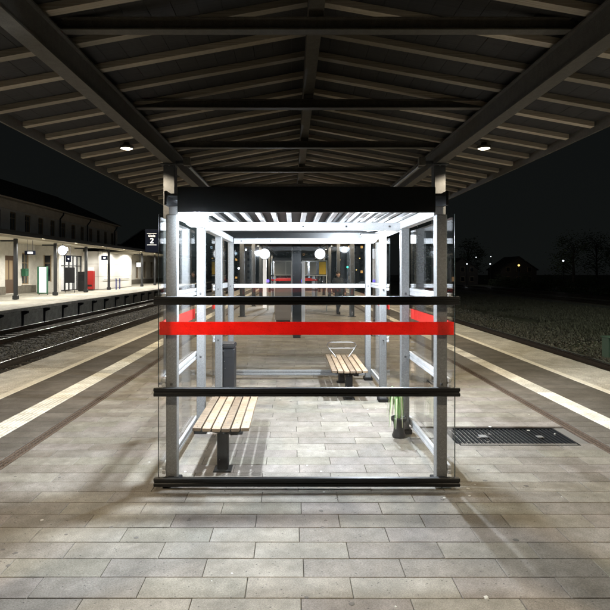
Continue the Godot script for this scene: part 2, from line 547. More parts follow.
func make_platform() -> void:
	var st := S()
	box(st, Vector3((PL + PR) * 0.5, -0.4, (ZN + ZF) * 0.5), Vector3(PR - PL - 0.16, 0.76, ZN - ZF))
	var base := obj("platform", st, M.joint)
	base.set_meta("kind", "structure")
	var main := []
	for k in 6: main.append("paver%d" % k)
	var dark := ["dark_paver0", "dark_paver1", "dark_paver2"]
	var far := -66.0
	paving("platform_paving", -2.64, 3.13, 0.205, 0.60, 0.0032, main, 300, ZN, far, [[1.73, 2.99, -5.57, -6.19]])
	paving("platform_side_paving", -3.15, -2.77, 0.205, 0.6, 0.005, dark, 110, ZN, far)
	paving("platform_side_paving", -4.10, -3.46, 0.205, 0.64, 0.005, dark, 110, ZN, far)
	paving("platform_side_paving", 3.26, 3.62, 0.205, 0.6, 0.005, dark, 110, ZN, far)
	paving("platform_side_paving", 3.88, 4.65, 0.205, 0.77, 0.005, dark, 110, ZN, far)
	# ribbed guidance tiles, one mesh for all
	for side in 2:
		var x0: float = [-3.46, 3.62][side]
		var w: float = [0.31, 0.26][side]
		var root := setting("tactile_strip")
		var t := S()
		slab(t, Vector3(0, 0, 0), w - 0.004, 0.296, 0.05, 0.002)
		var n := 6
		for k in n:
			var x := -w * 0.5 + w * (k + 0.5) / n
			var p := PackedVector2Array([Vector2(x - 0.016, -0.001), Vector2(x - 0.009, 0.0045), Vector2(x + 0.009, 0.0045), Vector2(x + 0.016, -0.001)])
			prism(t, p, -0.146, 0.146)
		var mesh := done(t)
		var z := ZN - 0.15
		while z > far:
			inst("tactile_tile", mesh, M["tactile%d" % (rng.randi() % 3)], root, Vector3(x0 + w * 0.5, 0.001, z))
			z -= 0.30
	# coping slabs with fine studs, and the pale line on their inner edge
	for side in 2:
		var root := setting("platform_edge")
		var xi: float = [-4.10, 4.65][side]
		var xo: float = [PL, PR][side]
		var sg: float = [-1.0, 1.0][side]
		var t := S()
		var w := absf(xo - xi) - 0.13
		bbox(t, Vector3(0, -0.06, 0), Vector3(w - 0.004, 0.12, 0.995), 0.006)
		for i in 16:
			for j in 20:
				var c := Vector3(-w * 0.5 + 0.04 + (w - 0.08) * i / 15.0, 0, -0.475 + j * 0.05)
				face(t, [c + Vector3(-0.014, 0.0045, 0), c + Vector3(0, 0.0045, -0.014), c + Vector3(0.014, 0.0045, 0), c + Vector3(0, 0.0045, 0.014)], Vector3.UP)
				for q in 4:
					var a := Vector3(0.014, 0.0045, 0).rotated(Vector3.UP, q * PI / 2)
					var b := Vector3(0.014, 0.0045, 0).rotated(Vector3.UP, (q + 1) * PI / 2)
					face(t, [c + a, c + b, c + b * Vector3(1.4, -0.2, 1.4), c + a * Vector3(1.4, -0.2, 1.4)], a + b)
		var mesh := done(t)
		var l := S()
		slab(l, Vector3.ZERO, 0.126, 0.995, 0.05, 0.003)
		var lm := done(l)
		var z := ZN - 0.5
		while z > far:
			inst("coping_slab", mesh, M["coping%d" % (rng.randi() % 3)], root, Vector3(xi + sg * (0.13 + w * 0.5), 0.0, z))
			inst("pale_edge_slab", lm, M.edge_line, root, Vector3(xi + sg * 0.065, 0.001, z))
			z -= 1.0
		var f := S()
		box(f, Vector3(xo - sg * 0.06, -0.46, (ZN + ZF) * 0.5), Vector3(0.10, 0.66, ZN - ZF))
		obj("edge_wall", f, M.concrete, root)
	# slotted drain channels
	for side in 2:
		var x: float = [-2.705, 3.195][side]
		var d := thing("drain_channel", ["rusty slotted drain line in the paving on the station side", "rusty slotted drain line in the paving beside the dark grating"][side], "drain", Vector3(x, 0, 0), "drain lines in the platform")
		for s in [-1.0, 1.0]:
			part("edge_bar", Vector3(s * 0.046, -0.018, -31.0), Vector3(0.022, 0.036, 70.0), M.rust, d, 0.003)
		part("centre_bar", Vector3(0, -0.020, -31.0), Vector3(0.012, 0.034, 70.0), M.rust, d)
		var w := S()
		var z := 3.0
		while z > -40.0:
			box(w, Vector3(0, -0.022, z), Vector3(0.07, 0.02, 0.014))
			z -= 0.07
		var o := obj("web_bars", w, M.rust, d)
		o.set_meta("kind", "stuff")
	# the grating on the right
	var gr := thing("floor_grating", "dark steel grating of long bars set in the paving", "grating", Vector3(2.36, 0, -5.88))
	for q in [[0, 0.30, 1.25, 0.025], [0, -0.30, 1.25, 0.025]]:
		part("frame", Vector3(0, -0.015, q[1]), Vector3(1.25, 0.036, 0.022), M.black_iron, gr, 0.003)
	for s in [-1.0, 1.0]:
		part("frame", Vector3(s * 0.615, -0.015, 0), Vector3(0.022, 0.036, 0.574), M.black_iron, gr, 0.003)
	var nb := 27
	for k in nb:
		part("bar", Vector3(-0.58 + 1.16 * k / (nb - 1.0), -0.018, 0), Vector3(0.021, 0.03, 0.57), M.black_iron, gr, 0.003)
	for k in 5:
		part("cross_rod", Vector3(0, -0.024, -0.23 + 0.115 * k), Vector3(1.2, 0.012, 0.012), M.black_iron, gr)
	part("lock_plate", Vector3(-0.28, 0.001, 0.0), Vector3(0.085, 0.008, 0.09), M.galvanised, gr, 0.002)
	part("lock_plate", Vector3(0.33, 0.001, 0.02), Vector3(0.07, 0.008, 0.07), M.galvanised, gr, 0.002)
	var pit := S()
	box(pit, Vector3(0, -0.045, 0), Vector3(1.22, 0.01, 0.58))
	obj("pit", pit, M.joint, gr)

# flattened chewing gum, drips and scraps on the paving
func make_floor_marks() -> void:
	var r := RandomNumberGenerator.new()
	r.seed = 61
	for kind in 2:
		var st := S()
		for k in [170, 90][kind]:
			var c := Vector3(r.randf_range(-2.5, 3.0), 0.0012, -lerpf(2.4, 13.0, pow(r.randf(), 1.5)))
			var n := 7
			var ring := []
			var rad: float = r.randf_range(0.007, 0.016) if kind == 0 else r.randf_range(0.004, 0.013)
			for i in n:
				var a := -TAU * i / n
				ring.append(c + Vector3(cos(a), 0, sin(a)) * rad * r.randf_range(0.75, 1.2))
			face(st, ring, Vector3.UP)
			for i in n:
				var p: Vector3 = ring[i]
				var q: Vector3 = ring[(i + 1) % n]
				face(st, [p, q, q + (q - c) * 0.6 + Vector3(0, -0.004, 0), p + (p - c) * 0.6 + Vector3(0, -0.004, 0)], (p + q) * 0.5 - c + Vector3.UP * 0.01)
		var o := obj(["gum_spots", "pale_flecks"][kind], st, [M.gum, M.fleck][kind])
		tag(o, ["dark flattened chewing gum spots dotted over the paving", "small pale flecks of litter and droppings on the paving"][kind], "litter")
		o.set_meta("kind", "stuff")

# ------------------------------------------------------------------ the waiting shelter
func pane(called: String, c: Vector3, s: Vector3, parent: Node3D) -> void:
	part(called, c, s, M.pane, parent)

# a two-lip rail along x or z
func rail(c: Vector3, length: float, along_x: bool, h: float, t: float, m: Material, parent: Node3D, called := "rail") -> void:
	var st := S()
	var gap := h * 0.16
	var hh := (h - gap) * 0.5
	for s in [-1.0, 1.0]:
		var size := Vector3(length, hh, t) if along_x else Vector3(t, hh, length)
		bbox(st, Vector3(0, s * (hh + gap) * 0.5, 0), size, minf(t, hh) * 0.16)
	var core := Vector3(length - 0.012, gap + 0.004, t * 0.7) if along_x else Vector3(t * 0.7, gap + 0.004, length - 0.012)
	box(st, Vector3.ZERO, core)
	obj(called, st, m, parent).position = c

func make_shelter(label: String, at: Vector3) -> Node3D:
	var t := thing("waiting_shelter", label, "shelter", at, "glass waiting shelters")
	var hw := 1.135                       # post lines at +-hw
	var zs := [-0.08, -1.53, -2.97, -4.45]
	for s in [-1.0, 1.0]:
		for z in zs:
			var p := part("post", Vector3(s * hw, 1.14, z), Vector3(0.092, 2.27, 0.092), M.galvanised, t, 0.006)
			part("foot", Vector3(0, -1.116, 0), Vector3(0.14, 0.046, 0.16), M.black_iron, p, 0.006)
			for y in [-0.29, 0.41]:
				part("bolt", Vector3(-s * 0.0, y, 0.048), Vector3(0.022, 0.022, 0.008), M.bolt, p, 0.003)
	# front glass with three black double bars
	pane("front_pane", Vector3(0, 1.165, 0), Vector3(2.464, 2.22, 0.012), t)
	for s in [-1.0, 1.0]:
		part("pane_edge", Vector3(s * 1.2345, 1.165, 0), Vector3(0.005, 2.22, 0.014), M.glass_edge, t)
	for y in [1.555, 0.80, 0.056]:
		rail(Vector3(0, y, 0.032), 2.53, true, 0.070, 0.046, M.black_bar, t, "black_bar")
		for s in [-1.0, 1.0]:
			part("bar_clamp", Vector3(s * hw, y, -0.020), Vector3(0.05, 0.05, 0.024), M.black_iron, t, 0.003)
	part("red_stripe", Vector3(0, 1.323, 0.0085), Vector3(2.45, 0.108, 0.002), M.red_film, t)
	# side walls, front and rear bay; the middle bay is the doorway
	for s in [-1.0, 1.0]:
		for b in [[zs[0], zs[1]], [zs[2], zs[3]]]:
			var zc: float = (b[0] + b[1]) * 0.5
			var ln: float = absf(b[0] - b[1]) - 0.094
			var full: float = absf(b[0] - b[1]) + 0.11
			pane("side_pane", Vector3(s * (hw + 0.086), 1.18, zc), Vector3(0.010, 2.14, full), t)
			part("red_stripe", Vector3(s * (hw + 0.0795), 1.323, zc), Vector3(0.002, 0.108, full - 0.01), M.red_film, t)
			for y in [0.135, 0.86, 1.57]:
				rail(Vector3(s * (hw + 0.0625), y, zc), full, false, 0.078, 0.031, M.white_rail, t)
		part("top_beam", Vector3(s * hw, 2.315, (zs[0] + zs[3]) * 0.5), Vector3(0.088, 0.088, 4.26), M.white_rail, t, 0.006)
	# rear wall
	pane("rear_pane", Vector3(0, 1.18, zs[3] - 0.035), Vector3(2.17, 2.06, 0.010), t)
	part("red_stripe", Vector3(0, 1.323, zs[3] - 0.028), Vector3(2.16, 0.108, 0.002), M.red_film, t)
	for y in [0.86, 1.555]:
		rail(Vector3(0, y, zs[3] + 0.01), 2.17, true, 0.062, 0.055, M.white_rail, t)
	rail(Vector3(0, 0.12, zs[3] + 0.01), 2.17, true, 0.09, 0.06, M.galvanised, t)
	# roof: cross beams, white slats, dark sheet and fascia
	for z in [zs[1], zs[3]]:
		var cb := part("cross_beam", Vector3(0, 2.295, z), Vector3(2.17, 0.09, 0.07), M.white_rail, t, 0.005)
		for k in 5:
			part("bolt", Vector3(-0.96 + 0.48 * k, 0.0, 0.038), Vector3(0.02, 0.02, 0.008), M.bolt, cb, 0.003)
	for k in 15:
		part("roof_slat", Vector3(-1.064 + 0.152 * k, 2.385, -1.50), Vector3(0.05, 0.045, 2.86), M.white_rail, t, 0.004)
	part("roof_sheet", Vector3(0, 2.45, -2.31), Vector3(2.36, 0.02, 4.44), M.dark_sheet, t)
	part("fascia", Vector3(0, 2.40, -0.05), Vector3(2.17, 0.215, 0.03), M.fascia, t, 0.004)
	part("fascia", Vector3(0, 2.42, -4.55), Vector3(2.38, 0.17, 0.03), M.fascia, t, 0.004)
	for s in [-1.0, 1.0]:
		part("fascia", Vector3(s * 1.195, 2.42, -2.30), Vector3(0.02, 0.12, 4.44), M.fascia, t)
	# dried drops and dust on the panes
	var r := RandomNumberGenerator.new()
	r.seed = 17
	var du := S()
	for k in 420:
		var c: Vector3
		var u := Vector3.RIGHT
		if k < 150:
			c = Vector3(r.randf_range(-1.2, 1.2), r.randf_range(0.1, 2.2), 0.0068)
		elif k < 270:
			c = Vector3(r.randf_range(-1.05, 1.05), r.randf_range(0.2, 2.15), zs[3] - 0.0292)
		else:
			u = Vector3.BACK
			var sd := -1.0 if k % 2 == 0 else 1.0
			c = Vector3(sd * (hw + 0.0802), r.randf_range(0.2, 2.1), r.randf_range(-1.45, -0.15) if k % 3 else r.randf_range(-4.35, -3.05))
		var a := r.randf_range(0.0012, 0.0030)
		var h := a * r.randf_range(0.8, 2.2)
		face(du, [c - u * a, c + Vector3.UP * h, c + u * a, c - Vector3.UP * h], Vector3.BACK if u == Vector3.RIGHT else Vector3(-signf(c.x), 0, 0))
	var ds := obj("dust_specks", du, M.dust, t)
	ds.set_meta("kind", "stuff")
	return t

func make_bulkhead(label: String, at: Vector3, e: float) -> void:
	var t := thing("bulkhead_lamp", label, "lamp", at, "cool white shelter lamps")
	part("housing", Vector3(0, 0.066, 0), Vector3(0.24, 0.022, 0.15), M.white_rail, t, 0.004)
	var st := S()
	XF = Transform3D(Basis().scaled(Vector3(1.35, 1, 0.85)), Vector3.ZERO)
	lathe(st, Vector3.ZERO, [[0.001, -0.055], [0.04, -0.050], [0.066, -0.028], [0.075, 0.0], [0.075, 0.05], [0.001, 0.052]], 20)
	XF = Transform3D()
	obj("lamp_diffuser", st, M.shelter_glow, t)
	omni(Vector3(0, 0.0, 0), e, Color(0.91, 0.955, 1.0), 0.045, t)

func make_bench(label: String, at: Vector3, arm: bool) -> void:
	var t := thing("bench", label, "bench", at, "slatted benches in the shelter")
	var n := 6
	var ln := 1.46
	for k in n:
		var u := (k - 2.5) / 2.5
		var o := part("slat", Vector3(-0.2125 + 0.085 * k, 0.405 + 0.006 * u * u, 0), Vector3(0.071, 0.034, ln), M["slat%d" % (k % 3)], t, 0.005)
		o.rotation.z = 0.03 * u
		for z in [-0.56, 0.56]:
			part("slat_bolt", Vector3(0, 0.0165, z), Vector3(0.014, 0.004, 0.014), M.bolt, o, 0.001)
	for z in [-0.56, 0.56]:
		var st := S()
		prism(st, PackedVector2Array([Vector2(-0.245, 0.396), Vector2(-0.245, 0.376), Vector2(-0.06, 0.338), Vector2(0.06, 0.338), Vector2(0.245, 0.376), Vector2(0.245, 0.396), Vector2(0.0, 0.386)]), z - 0.025, z + 0.025)
		var a := obj("bracket", st, M.black_iron, t)
		part("clip", Vector3(0.10, 0.345, z + 0.03), Vector3(0.07, 0.04, 0.03), M.black_iron, a, 0.004)
		part("leg", Vector3(0, 0.178, z), Vector3(0.10, 0.33, 0.10), M.black_iron, t, 0.010)
		part("foot_plate", Vector3(0, 0.007, z), Vector3(0.16, 0.012, 0.16), M.black_iron, t, 0.003)
	for s in [-0.06, 0.06]:
		part("beam", Vector3(s, 0.362, 0), Vector3(0.035, 0.035, 1.06), M.black_iron, t)
	if arm:
		var st := S()
		tube(st, [Vector3(-0.10, 0.43, -0.45), Vector3(-0.20, 0.55, -0.50), Vector3(-0.235, 0.60, -0.55), Vector3(-0.22, 0.63, -0.60), Vector3(-0.17, 0.64, -0.62), Vector3(0.17, 0.64, -0.62), Vector3(0.22, 0.63, -0.60), Vector3(0.235, 0.60, -0.55), Vector3(0.20, 0.55, -0.50), Vector3(0.10, 0.43, -0.45)], 0.0085, 8)
		tube(st, [Vector3(-0.21, 0.56, -0.505), Vector3(0.21, 0.56, -0.505)], 0.0065, 8)
		obj("arm_hoop", st, M.steel, t)

func make_shelter_things() -> void:
	make_bulkhead("cool white lamp at the front corner of the near shelter, above the left bench", Vector3(-0.83, 2.235, -4.70), 16.0)
	make_bulkhead("cool white lamp in the rear bay of the near shelter, above the right bench", Vector3(1.04, 2.225, -7.25), 16.0)
	make_bench("front left bench of pale timber slats on a black pedestal", Vector3(-0.625, 0, -5.46), false)
	make_bench("rear right bench of pale timber slats with a steel hoop armrest", Vector3(0.80, 0, -8.17), true)
	# litter bin
	var b := thing("litter_bin", "tall dark grey litter bin by the left wall of the near shelter", "bin", Vector3(-0.93, 0, -7.86))
	part("foot", Vector3(0, 0.03, 0), Vector3(0.16, 0.06, 0.22), M.bin_dark, b, 0.004)
	part("body", Vector3(0, 0.375, 0), Vector3(0.21, 0.63, 0.30), M.bin_grey, b, 0.012)
	part("lid", Vector3(0, 0.72, 0), Vector3(0.22, 0.05, 0.31), M.bin_dark, b, 0.010)
	part("rim", Vector3(0, 0.753, 0), Vector3(0.19, 0.012, 0.27), M.steel, b, 0.003)
	part("flap", Vector3(0, 0.62, 0.152), Vector3(0.15, 0.10, 0.006), M.bin_dark, b, 0.002)
	part("lock", Vector3(-0.05, 0.66, 0.157), Vector3(0.022, 0.022, 0.006), M.steel, b, 0.002)
	# potted plant against the right hand glass
	var p := thing("potted_plant", "black pot with drooping striped green leaves by the right glass wall", "plant", Vector3(1.16, 0, -5.86))
	var st := S()
	lathe(st, Vector3.ZERO, [[0.001, 0.0], [0.070, 0.0], [0.075, 0.02], [0.060, 0.06], [0.056, 0.11], [0.064, 0.165], [0.086, 0.185], [0.088, 0.215], [0.074, 0.22], [0.068, 0.195], [0.001, 0.19]], 20)
	obj("pot", st, M.pot_black, p)
	var r := RandomNumberGenerator.new()
	r.seed = 5
	for k in 26:
		var a := TAU * k / 26.0 + r.randf_range(-0.15, 0.15)
		var reach := r.randf_range(0.05, 0.13)
		var top := r.randf_range(0.40, 0.56)
		var end_y := r.randf_range(0.10, 0.26)
		var w := r.randf_range(0.005, 0.010)
		var dir := Vector3(cos(a), 0, sin(a))
		if dir.x > 0.5:
			reach *= 0.3
		var side := dir.cross(Vector3.UP)
		var lf := S()
		var prev := []
		for i in 9:
			var q := i / 8.0
			var pos := dir * (0.02 + reach * q) + Vector3.UP * (0.18 + (top - 0.18) * sin(minf(q * 1.5, 1.0) * PI / 2) - (top - end_y) * pow(maxf(q - 0.55, 0.0) / 0.45, 1.6))
			var ww := w * sin(PI * clampf(q * 0.92 + 0.08, 0, 1)) + 0.0015
			var cur := [pos - side * ww, pos + Vector3.UP * 0.003, pos + side * ww]
			if i > 0:
				face(lf, [prev[0], prev[1], cur[1], cur[0]], Vector3.UP)
				face(lf, [prev[1], prev[2], cur[2], cur[1]], Vector3.UP)
			prev = cur
		obj("leaf", lf, M.plant_pale if k % 2 == 0 else M.plant_green, p)

# ------------------------------------------------------------------ the timber canopy over the platform
const CX := 0.20
func roof_y(u: float) -> float:
	return 4.178 - 0.18 * u          # underside of the rafters, u metres from the ridge line

func ibeam(w: float, h: float, z0: float, z1: float) -> ArrayMesh:
	var st := S()
	var f := 0.016
	box(st, Vector3(0, h - f * 0.5, (z0 + z1) * 0.5), Vector3(w, f, absf(z1 - z0)))
	box(st, Vector3(0, h * 0.5, (z0 + z1) * 0.5), Vector3(0.08, h - 2 * f, absf(z1 - z0)))
	return done(st)

func make_canopy() -> void:
	var c := thing("platform_canopy", "long timber and steel platform canopy over the glass shelters", "canopy", Vector3(CX, 0, 0))
	var z0 := 3.0
	var z1 := -58.0
	var pitch := 0.181
	var beam := ibeam(0.15, 0.26, z0, z1)
	for s in [-1.0, 1.0]:
		var bm := inst("beam", beam, M.beam, c, Vector3(s * 2.16, 3.51, 0))
		part("bottom_flange", Vector3(0, 0.008, (z0 + z1) * 0.5), Vector3(0.15, 0.016, z0 - z1), M.beam, bm)
		# columns with head brackets
		var z := -2.4
		while z > z1:
			var st := S()
			bbox(st, Vector3(0, 1.75, 0), Vector3(0.185, 3.48, 0.185), 0.012)
			box(st, Vector3(0, 0.012, 0), Vector3(0.30, 0.022, 0.30))
			var col := obj("column", st, M.column, c)
			col.position = Vector3(s * 2.16, 0, z)
			part("head_plate", Vector3(0, 3.494, 0), Vector3(0.24, 0.018, 0.34), M.column, col)
			part("bracket", Vector3(-s * 0.27, 3.56, 0), Vector3(0.11, 0.13, 0.10), M.beam, col, 0.006)
			part("bracket_arm", Vector3(-s * 0.155, 3.55, 0), Vector3(0.14, 0.05, 0.03), M.column, col)
			for q in [-0.09, 0.09]:
				part("bolt", Vector3(s * 0.0, 3.479, q), Vector3(0.03, 0.012, 0.03), M.steel, col, 0.003)
			z -= 6.3
		var pst := S()
		tube(pst, [Vector3(s * 1.87, 3.50, -8.76), Vector3(s * 1.87, 3.50, z1)], 0.028, 8)
		obj("conduit", pst, M.galvanised, c)
	part("ridge_beam", Vector3(0, 4.035, (z0 + z1) * 0.5), Vector3(0.13, 0.18, z0 - z1), M.beam, c, 0.006)
	var zt := -0.24
	while zt > z1:
		var t := S()
		box(t, Vector3(0, 3.778, 0), Vector3(4.46, 0.012, 0.10))
		box(t, Vector3(0, 3.872, 0), Vector3(4.46, 0.012, 0.10))
		box(t, Vector3(0, 3.825, 0), Vector3(4.46, 0.082, 0.010))
		obj("tie_beam", t, M.tie, c).position.z = zt
		part("king_plate", Vector3(0, 3.911, zt), Vector3(0.12, 0.065, 0.02), M.tie, c)
		zt -= 2.11
	# rafters, one mesh per side
	for s in [-1.0, 1.0]:
		var st := S()
		var a := 0.05
		var b := 3.47
		prism(st, PackedVector2Array([Vector2(s * a, roof_y(a)), Vector2(s * b, roof_y(b)), Vector2(s * b, roof_y(b) + 0.06), Vector2(s * a, roof_y(a) + 0.06)]), -0.045, 0.045)
		var mesh := done(st)
		var z := 2.4
		while z > z1:
			inst("rafter", mesh, M["rafter%d" % (rng.randi() % 3)], c, Vector3(0, 0.001, z))
			z -= 0.60
		# boarding on top, board by board across the slope
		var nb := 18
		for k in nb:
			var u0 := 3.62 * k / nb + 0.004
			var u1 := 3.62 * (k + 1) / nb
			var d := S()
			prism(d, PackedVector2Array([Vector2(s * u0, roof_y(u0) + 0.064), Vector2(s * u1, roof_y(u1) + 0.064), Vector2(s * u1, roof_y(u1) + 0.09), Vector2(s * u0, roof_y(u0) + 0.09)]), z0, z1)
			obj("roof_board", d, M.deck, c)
		var rs := S()
		prism(rs, PackedVector2Array([Vector2(0, roof_y(0) + 0.096), Vector2(s * 3.66, roof_y(3.66) + 0.096), Vector2(s * 3.66, roof_y(3.66) + 0.102), Vector2(0, roof_y(0) + 0.102)]), z0, z1)
		obj("roofing", rs, M.dark_sheet, c)
		part("eaves_board", Vector3(s * 3.50, 3.575, (z0 + z1) * 0.5), Vector3(0.028, 0.17, z0 - z1), M.tie, c)
		var gt := S()
		var gp := PackedVector2Array()
		for k in 9:
			var q := PI + PI * k / 8.0
			gp.append(Vector2(cos(q) * 0.055, sin(q) * 0.055))
		for k in 9:
			var q := TAU - PI * k / 8.0
			gp.append(Vector2(cos(q) * 0.050, sin(q) * 0.050))
		prism(gt, gp, z0, z1)
		obj("gutter", gt, M.gutter, c).position = Vector3(s * 3.575, 3.585, 0)

func make_canopy_lamps() -> void:
	var z := 1.8 - 3.6
	var k := 0
	var order := ["first", "second", "third", "fourth", "fifth", "sixth", "seventh", "eighth", "ninth"]
	while z > -56.0:
		for s in [-1.0, 1.0]:
			var label := "%s round downlight under the %s slope of the platform canopy, counted from the front" % [order[k], "left" if s < 0 else "right"]
			var t := thing("canopy_downlight", label, "lamp", Vector3(CX + s * 2.68, roof_y(2.68) - 0.06, z), "downlights under the platform canopy")
			var st := S()
			lathe(st, Vector3.ZERO, [[0.001, 0.09], [0.04, 0.09], [0.05, 0.05], [0.10, 0.04], [0.105, 0.0], [0.092, -0.002], [0.088, 0.012]], 20)
			obj("housing", st, M.tie, t)
			var d := S()
			lathe(d, Vector3.ZERO, [[0.088, 0.010], [0.088, 0.002], [0.06, -0.010], [0.001, -0.014]], 20)
			obj("lamp_lens", d, M.canopy_glow, t)
			spot(Vector3(0, -0.03, 0), 12.5, Color(1.0, 0.925, 0.80), 0.07, 70.0, t)
		z -= 6.3
		k += 1

func text_part(s: String, h: float, at: Vector3, m: Material, parent: Node3D) -> void:
	var tm := TextMesh.new()
	var f := SystemFont.new()
	f.font_names = PackedStringArray(["Droid Sans"])
	f.font_weight = 700
	tm.font = f
	tm.text = s
	tm.font_size = 64
	tm.pixel_size = h / 46.0
	tm.depth = 0.003
	inst("lettering", tm, m, parent, at)

func make_track_sign() -> void:
	var t := thing("track_sign", "dark track number sign with a white 2 beside the left canopy column", "sign", Vector3(-2.23, 2.28, -8.60))
	part("board", Vector3(0, 0, 0), Vector3(0.21, 0.36, 0.025), M.sign_blue, t, 0.004)
	part("bracket", Vector3(0.13, 0, -0.02), Vector3(0.10, 0.03, 0.03), M.column, t)
	part("line", Vector3(0, 0.115, 0.0140), Vector3(0.15, 0.006, 0.002), M.letter_white, t)
	part("line", Vector3(0, -0.065, 0.0140), Vector3(0.15, 0.006, 0.002), M.letter_white, t)
	text_part("Gleis", 0.034, Vector3(0, 0.078, 0.0145), M.letter_white, t)
	text_part("2", 0.080, Vector3(0, 0.0, 0.0145), M.letter_white, t)

# ------------------------------------------------------------------ tracks, ballast, ground
func make_track(label: String, x: float, z0: float, z1: float, sleepers: int) -> void:
	var t := thing("railway_track", label, "track", Vector3(x, -0.76, 0), "railway tracks")
	var prof := PackedVector2Array([Vector2(-0.07, 0), Vector2(0.07, 0), Vector2(0.07, 0.012), Vector2(0.014, 0.032), Vector2(0.010, 0.115), Vector2(0.035, 0.128), Vector2(0.035, 0.152), Vector2(-0.035, 0.152), Vector2(-0.035, 0.128), Vector2(-0.010, 0.115), Vector2(-0.014, 0.032), Vector2(-0.07, 0.012)])
	for s in [-1.0, 1.0]:
		var st := S()
		prism(st, prof, z0, z1)
		var r := obj("rail", st, M.rail_rust, t)
		r.position = Vector3(s * 0.753, 0.03, 0)
		part("running_surface", Vector3(0, 0.1535, (z0 + z1) * 0.5), Vector3(0.058, 0.003, absf(z0 - z1)), M.rail_head, r)
	var st := S()
	prism(st, PackedVector2Array([Vector2(-1.3, -0.12), Vector2(1.3, -0.12), Vector2(1.3, 0.0), Vector2(1.05, 0.03), Vector2(-1.05, 0.03), Vector2(-1.3, 0.0)]), -0.13, 0.13)
	var mesh := done(st)
	for k in sleepers:
		inst("sleeper", mesh, M.sleeper, t, Vector3(0, -0.003, z0 - 0.3 - 0.6 * k))

func scatter(called: String, label: String, cat: String, mesh: Mesh, m: Material, n: int, where: Callable, seed_: int, s0: float, s1: float, upright := false) -> void:
	var mm := MultiMesh.new()
	mm.transform_format = MultiMesh.TRANSFORM_3D
	mm.mesh = mesh
	mm.instance_count = n
	var r := RandomNumberGenerator.new()
	r.seed = seed_
	for k in n:
		var b := Basis(Vector3.UP, r.randf() * TAU)
		if not upright:
			b = b * Basis(Vector3.RIGHT, r.randf() * TAU)
		var sc := r.randf_range(s0, s1)
		mm.set_instance_transform(k, Transform3D(b.scaled(Vector3(sc, sc, sc)), where.call(r)))
	var o := MultiMeshInstance3D.new()
	o.name = numbered(called)
	o.multimesh = mm
	o.material_override = m
	add_child(o)
	tag(o, label, cat)
	o.set_meta("kind", "stuff")

func stone_mesh(seed_: int) -> ArrayMesh:
	var r := RandomNumberGenerator.new()
	r.seed = seed_
	var v := [Vector3(0, 1, 0), Vector3(0, -1, 0)]
	for k in 5:
		var a := TAU * k / 5.0
		v.append(Vector3(cos(a), r.randf_range(-0.4, 0.4), sin(a)) * r.randf_range(0.75, 1.25))
	var st := S()
	for k in 5:
		var a: Vector3 = v[2 + k]
		var b: Vector3 = v[2 + (k + 1) % 5]
		face(st, [v[0] * 0.75, a, b], a + b + Vector3.UP)
		face(st, [v[1] * 0.75, a, b], a + b + Vector3.DOWN)
	return done(st)

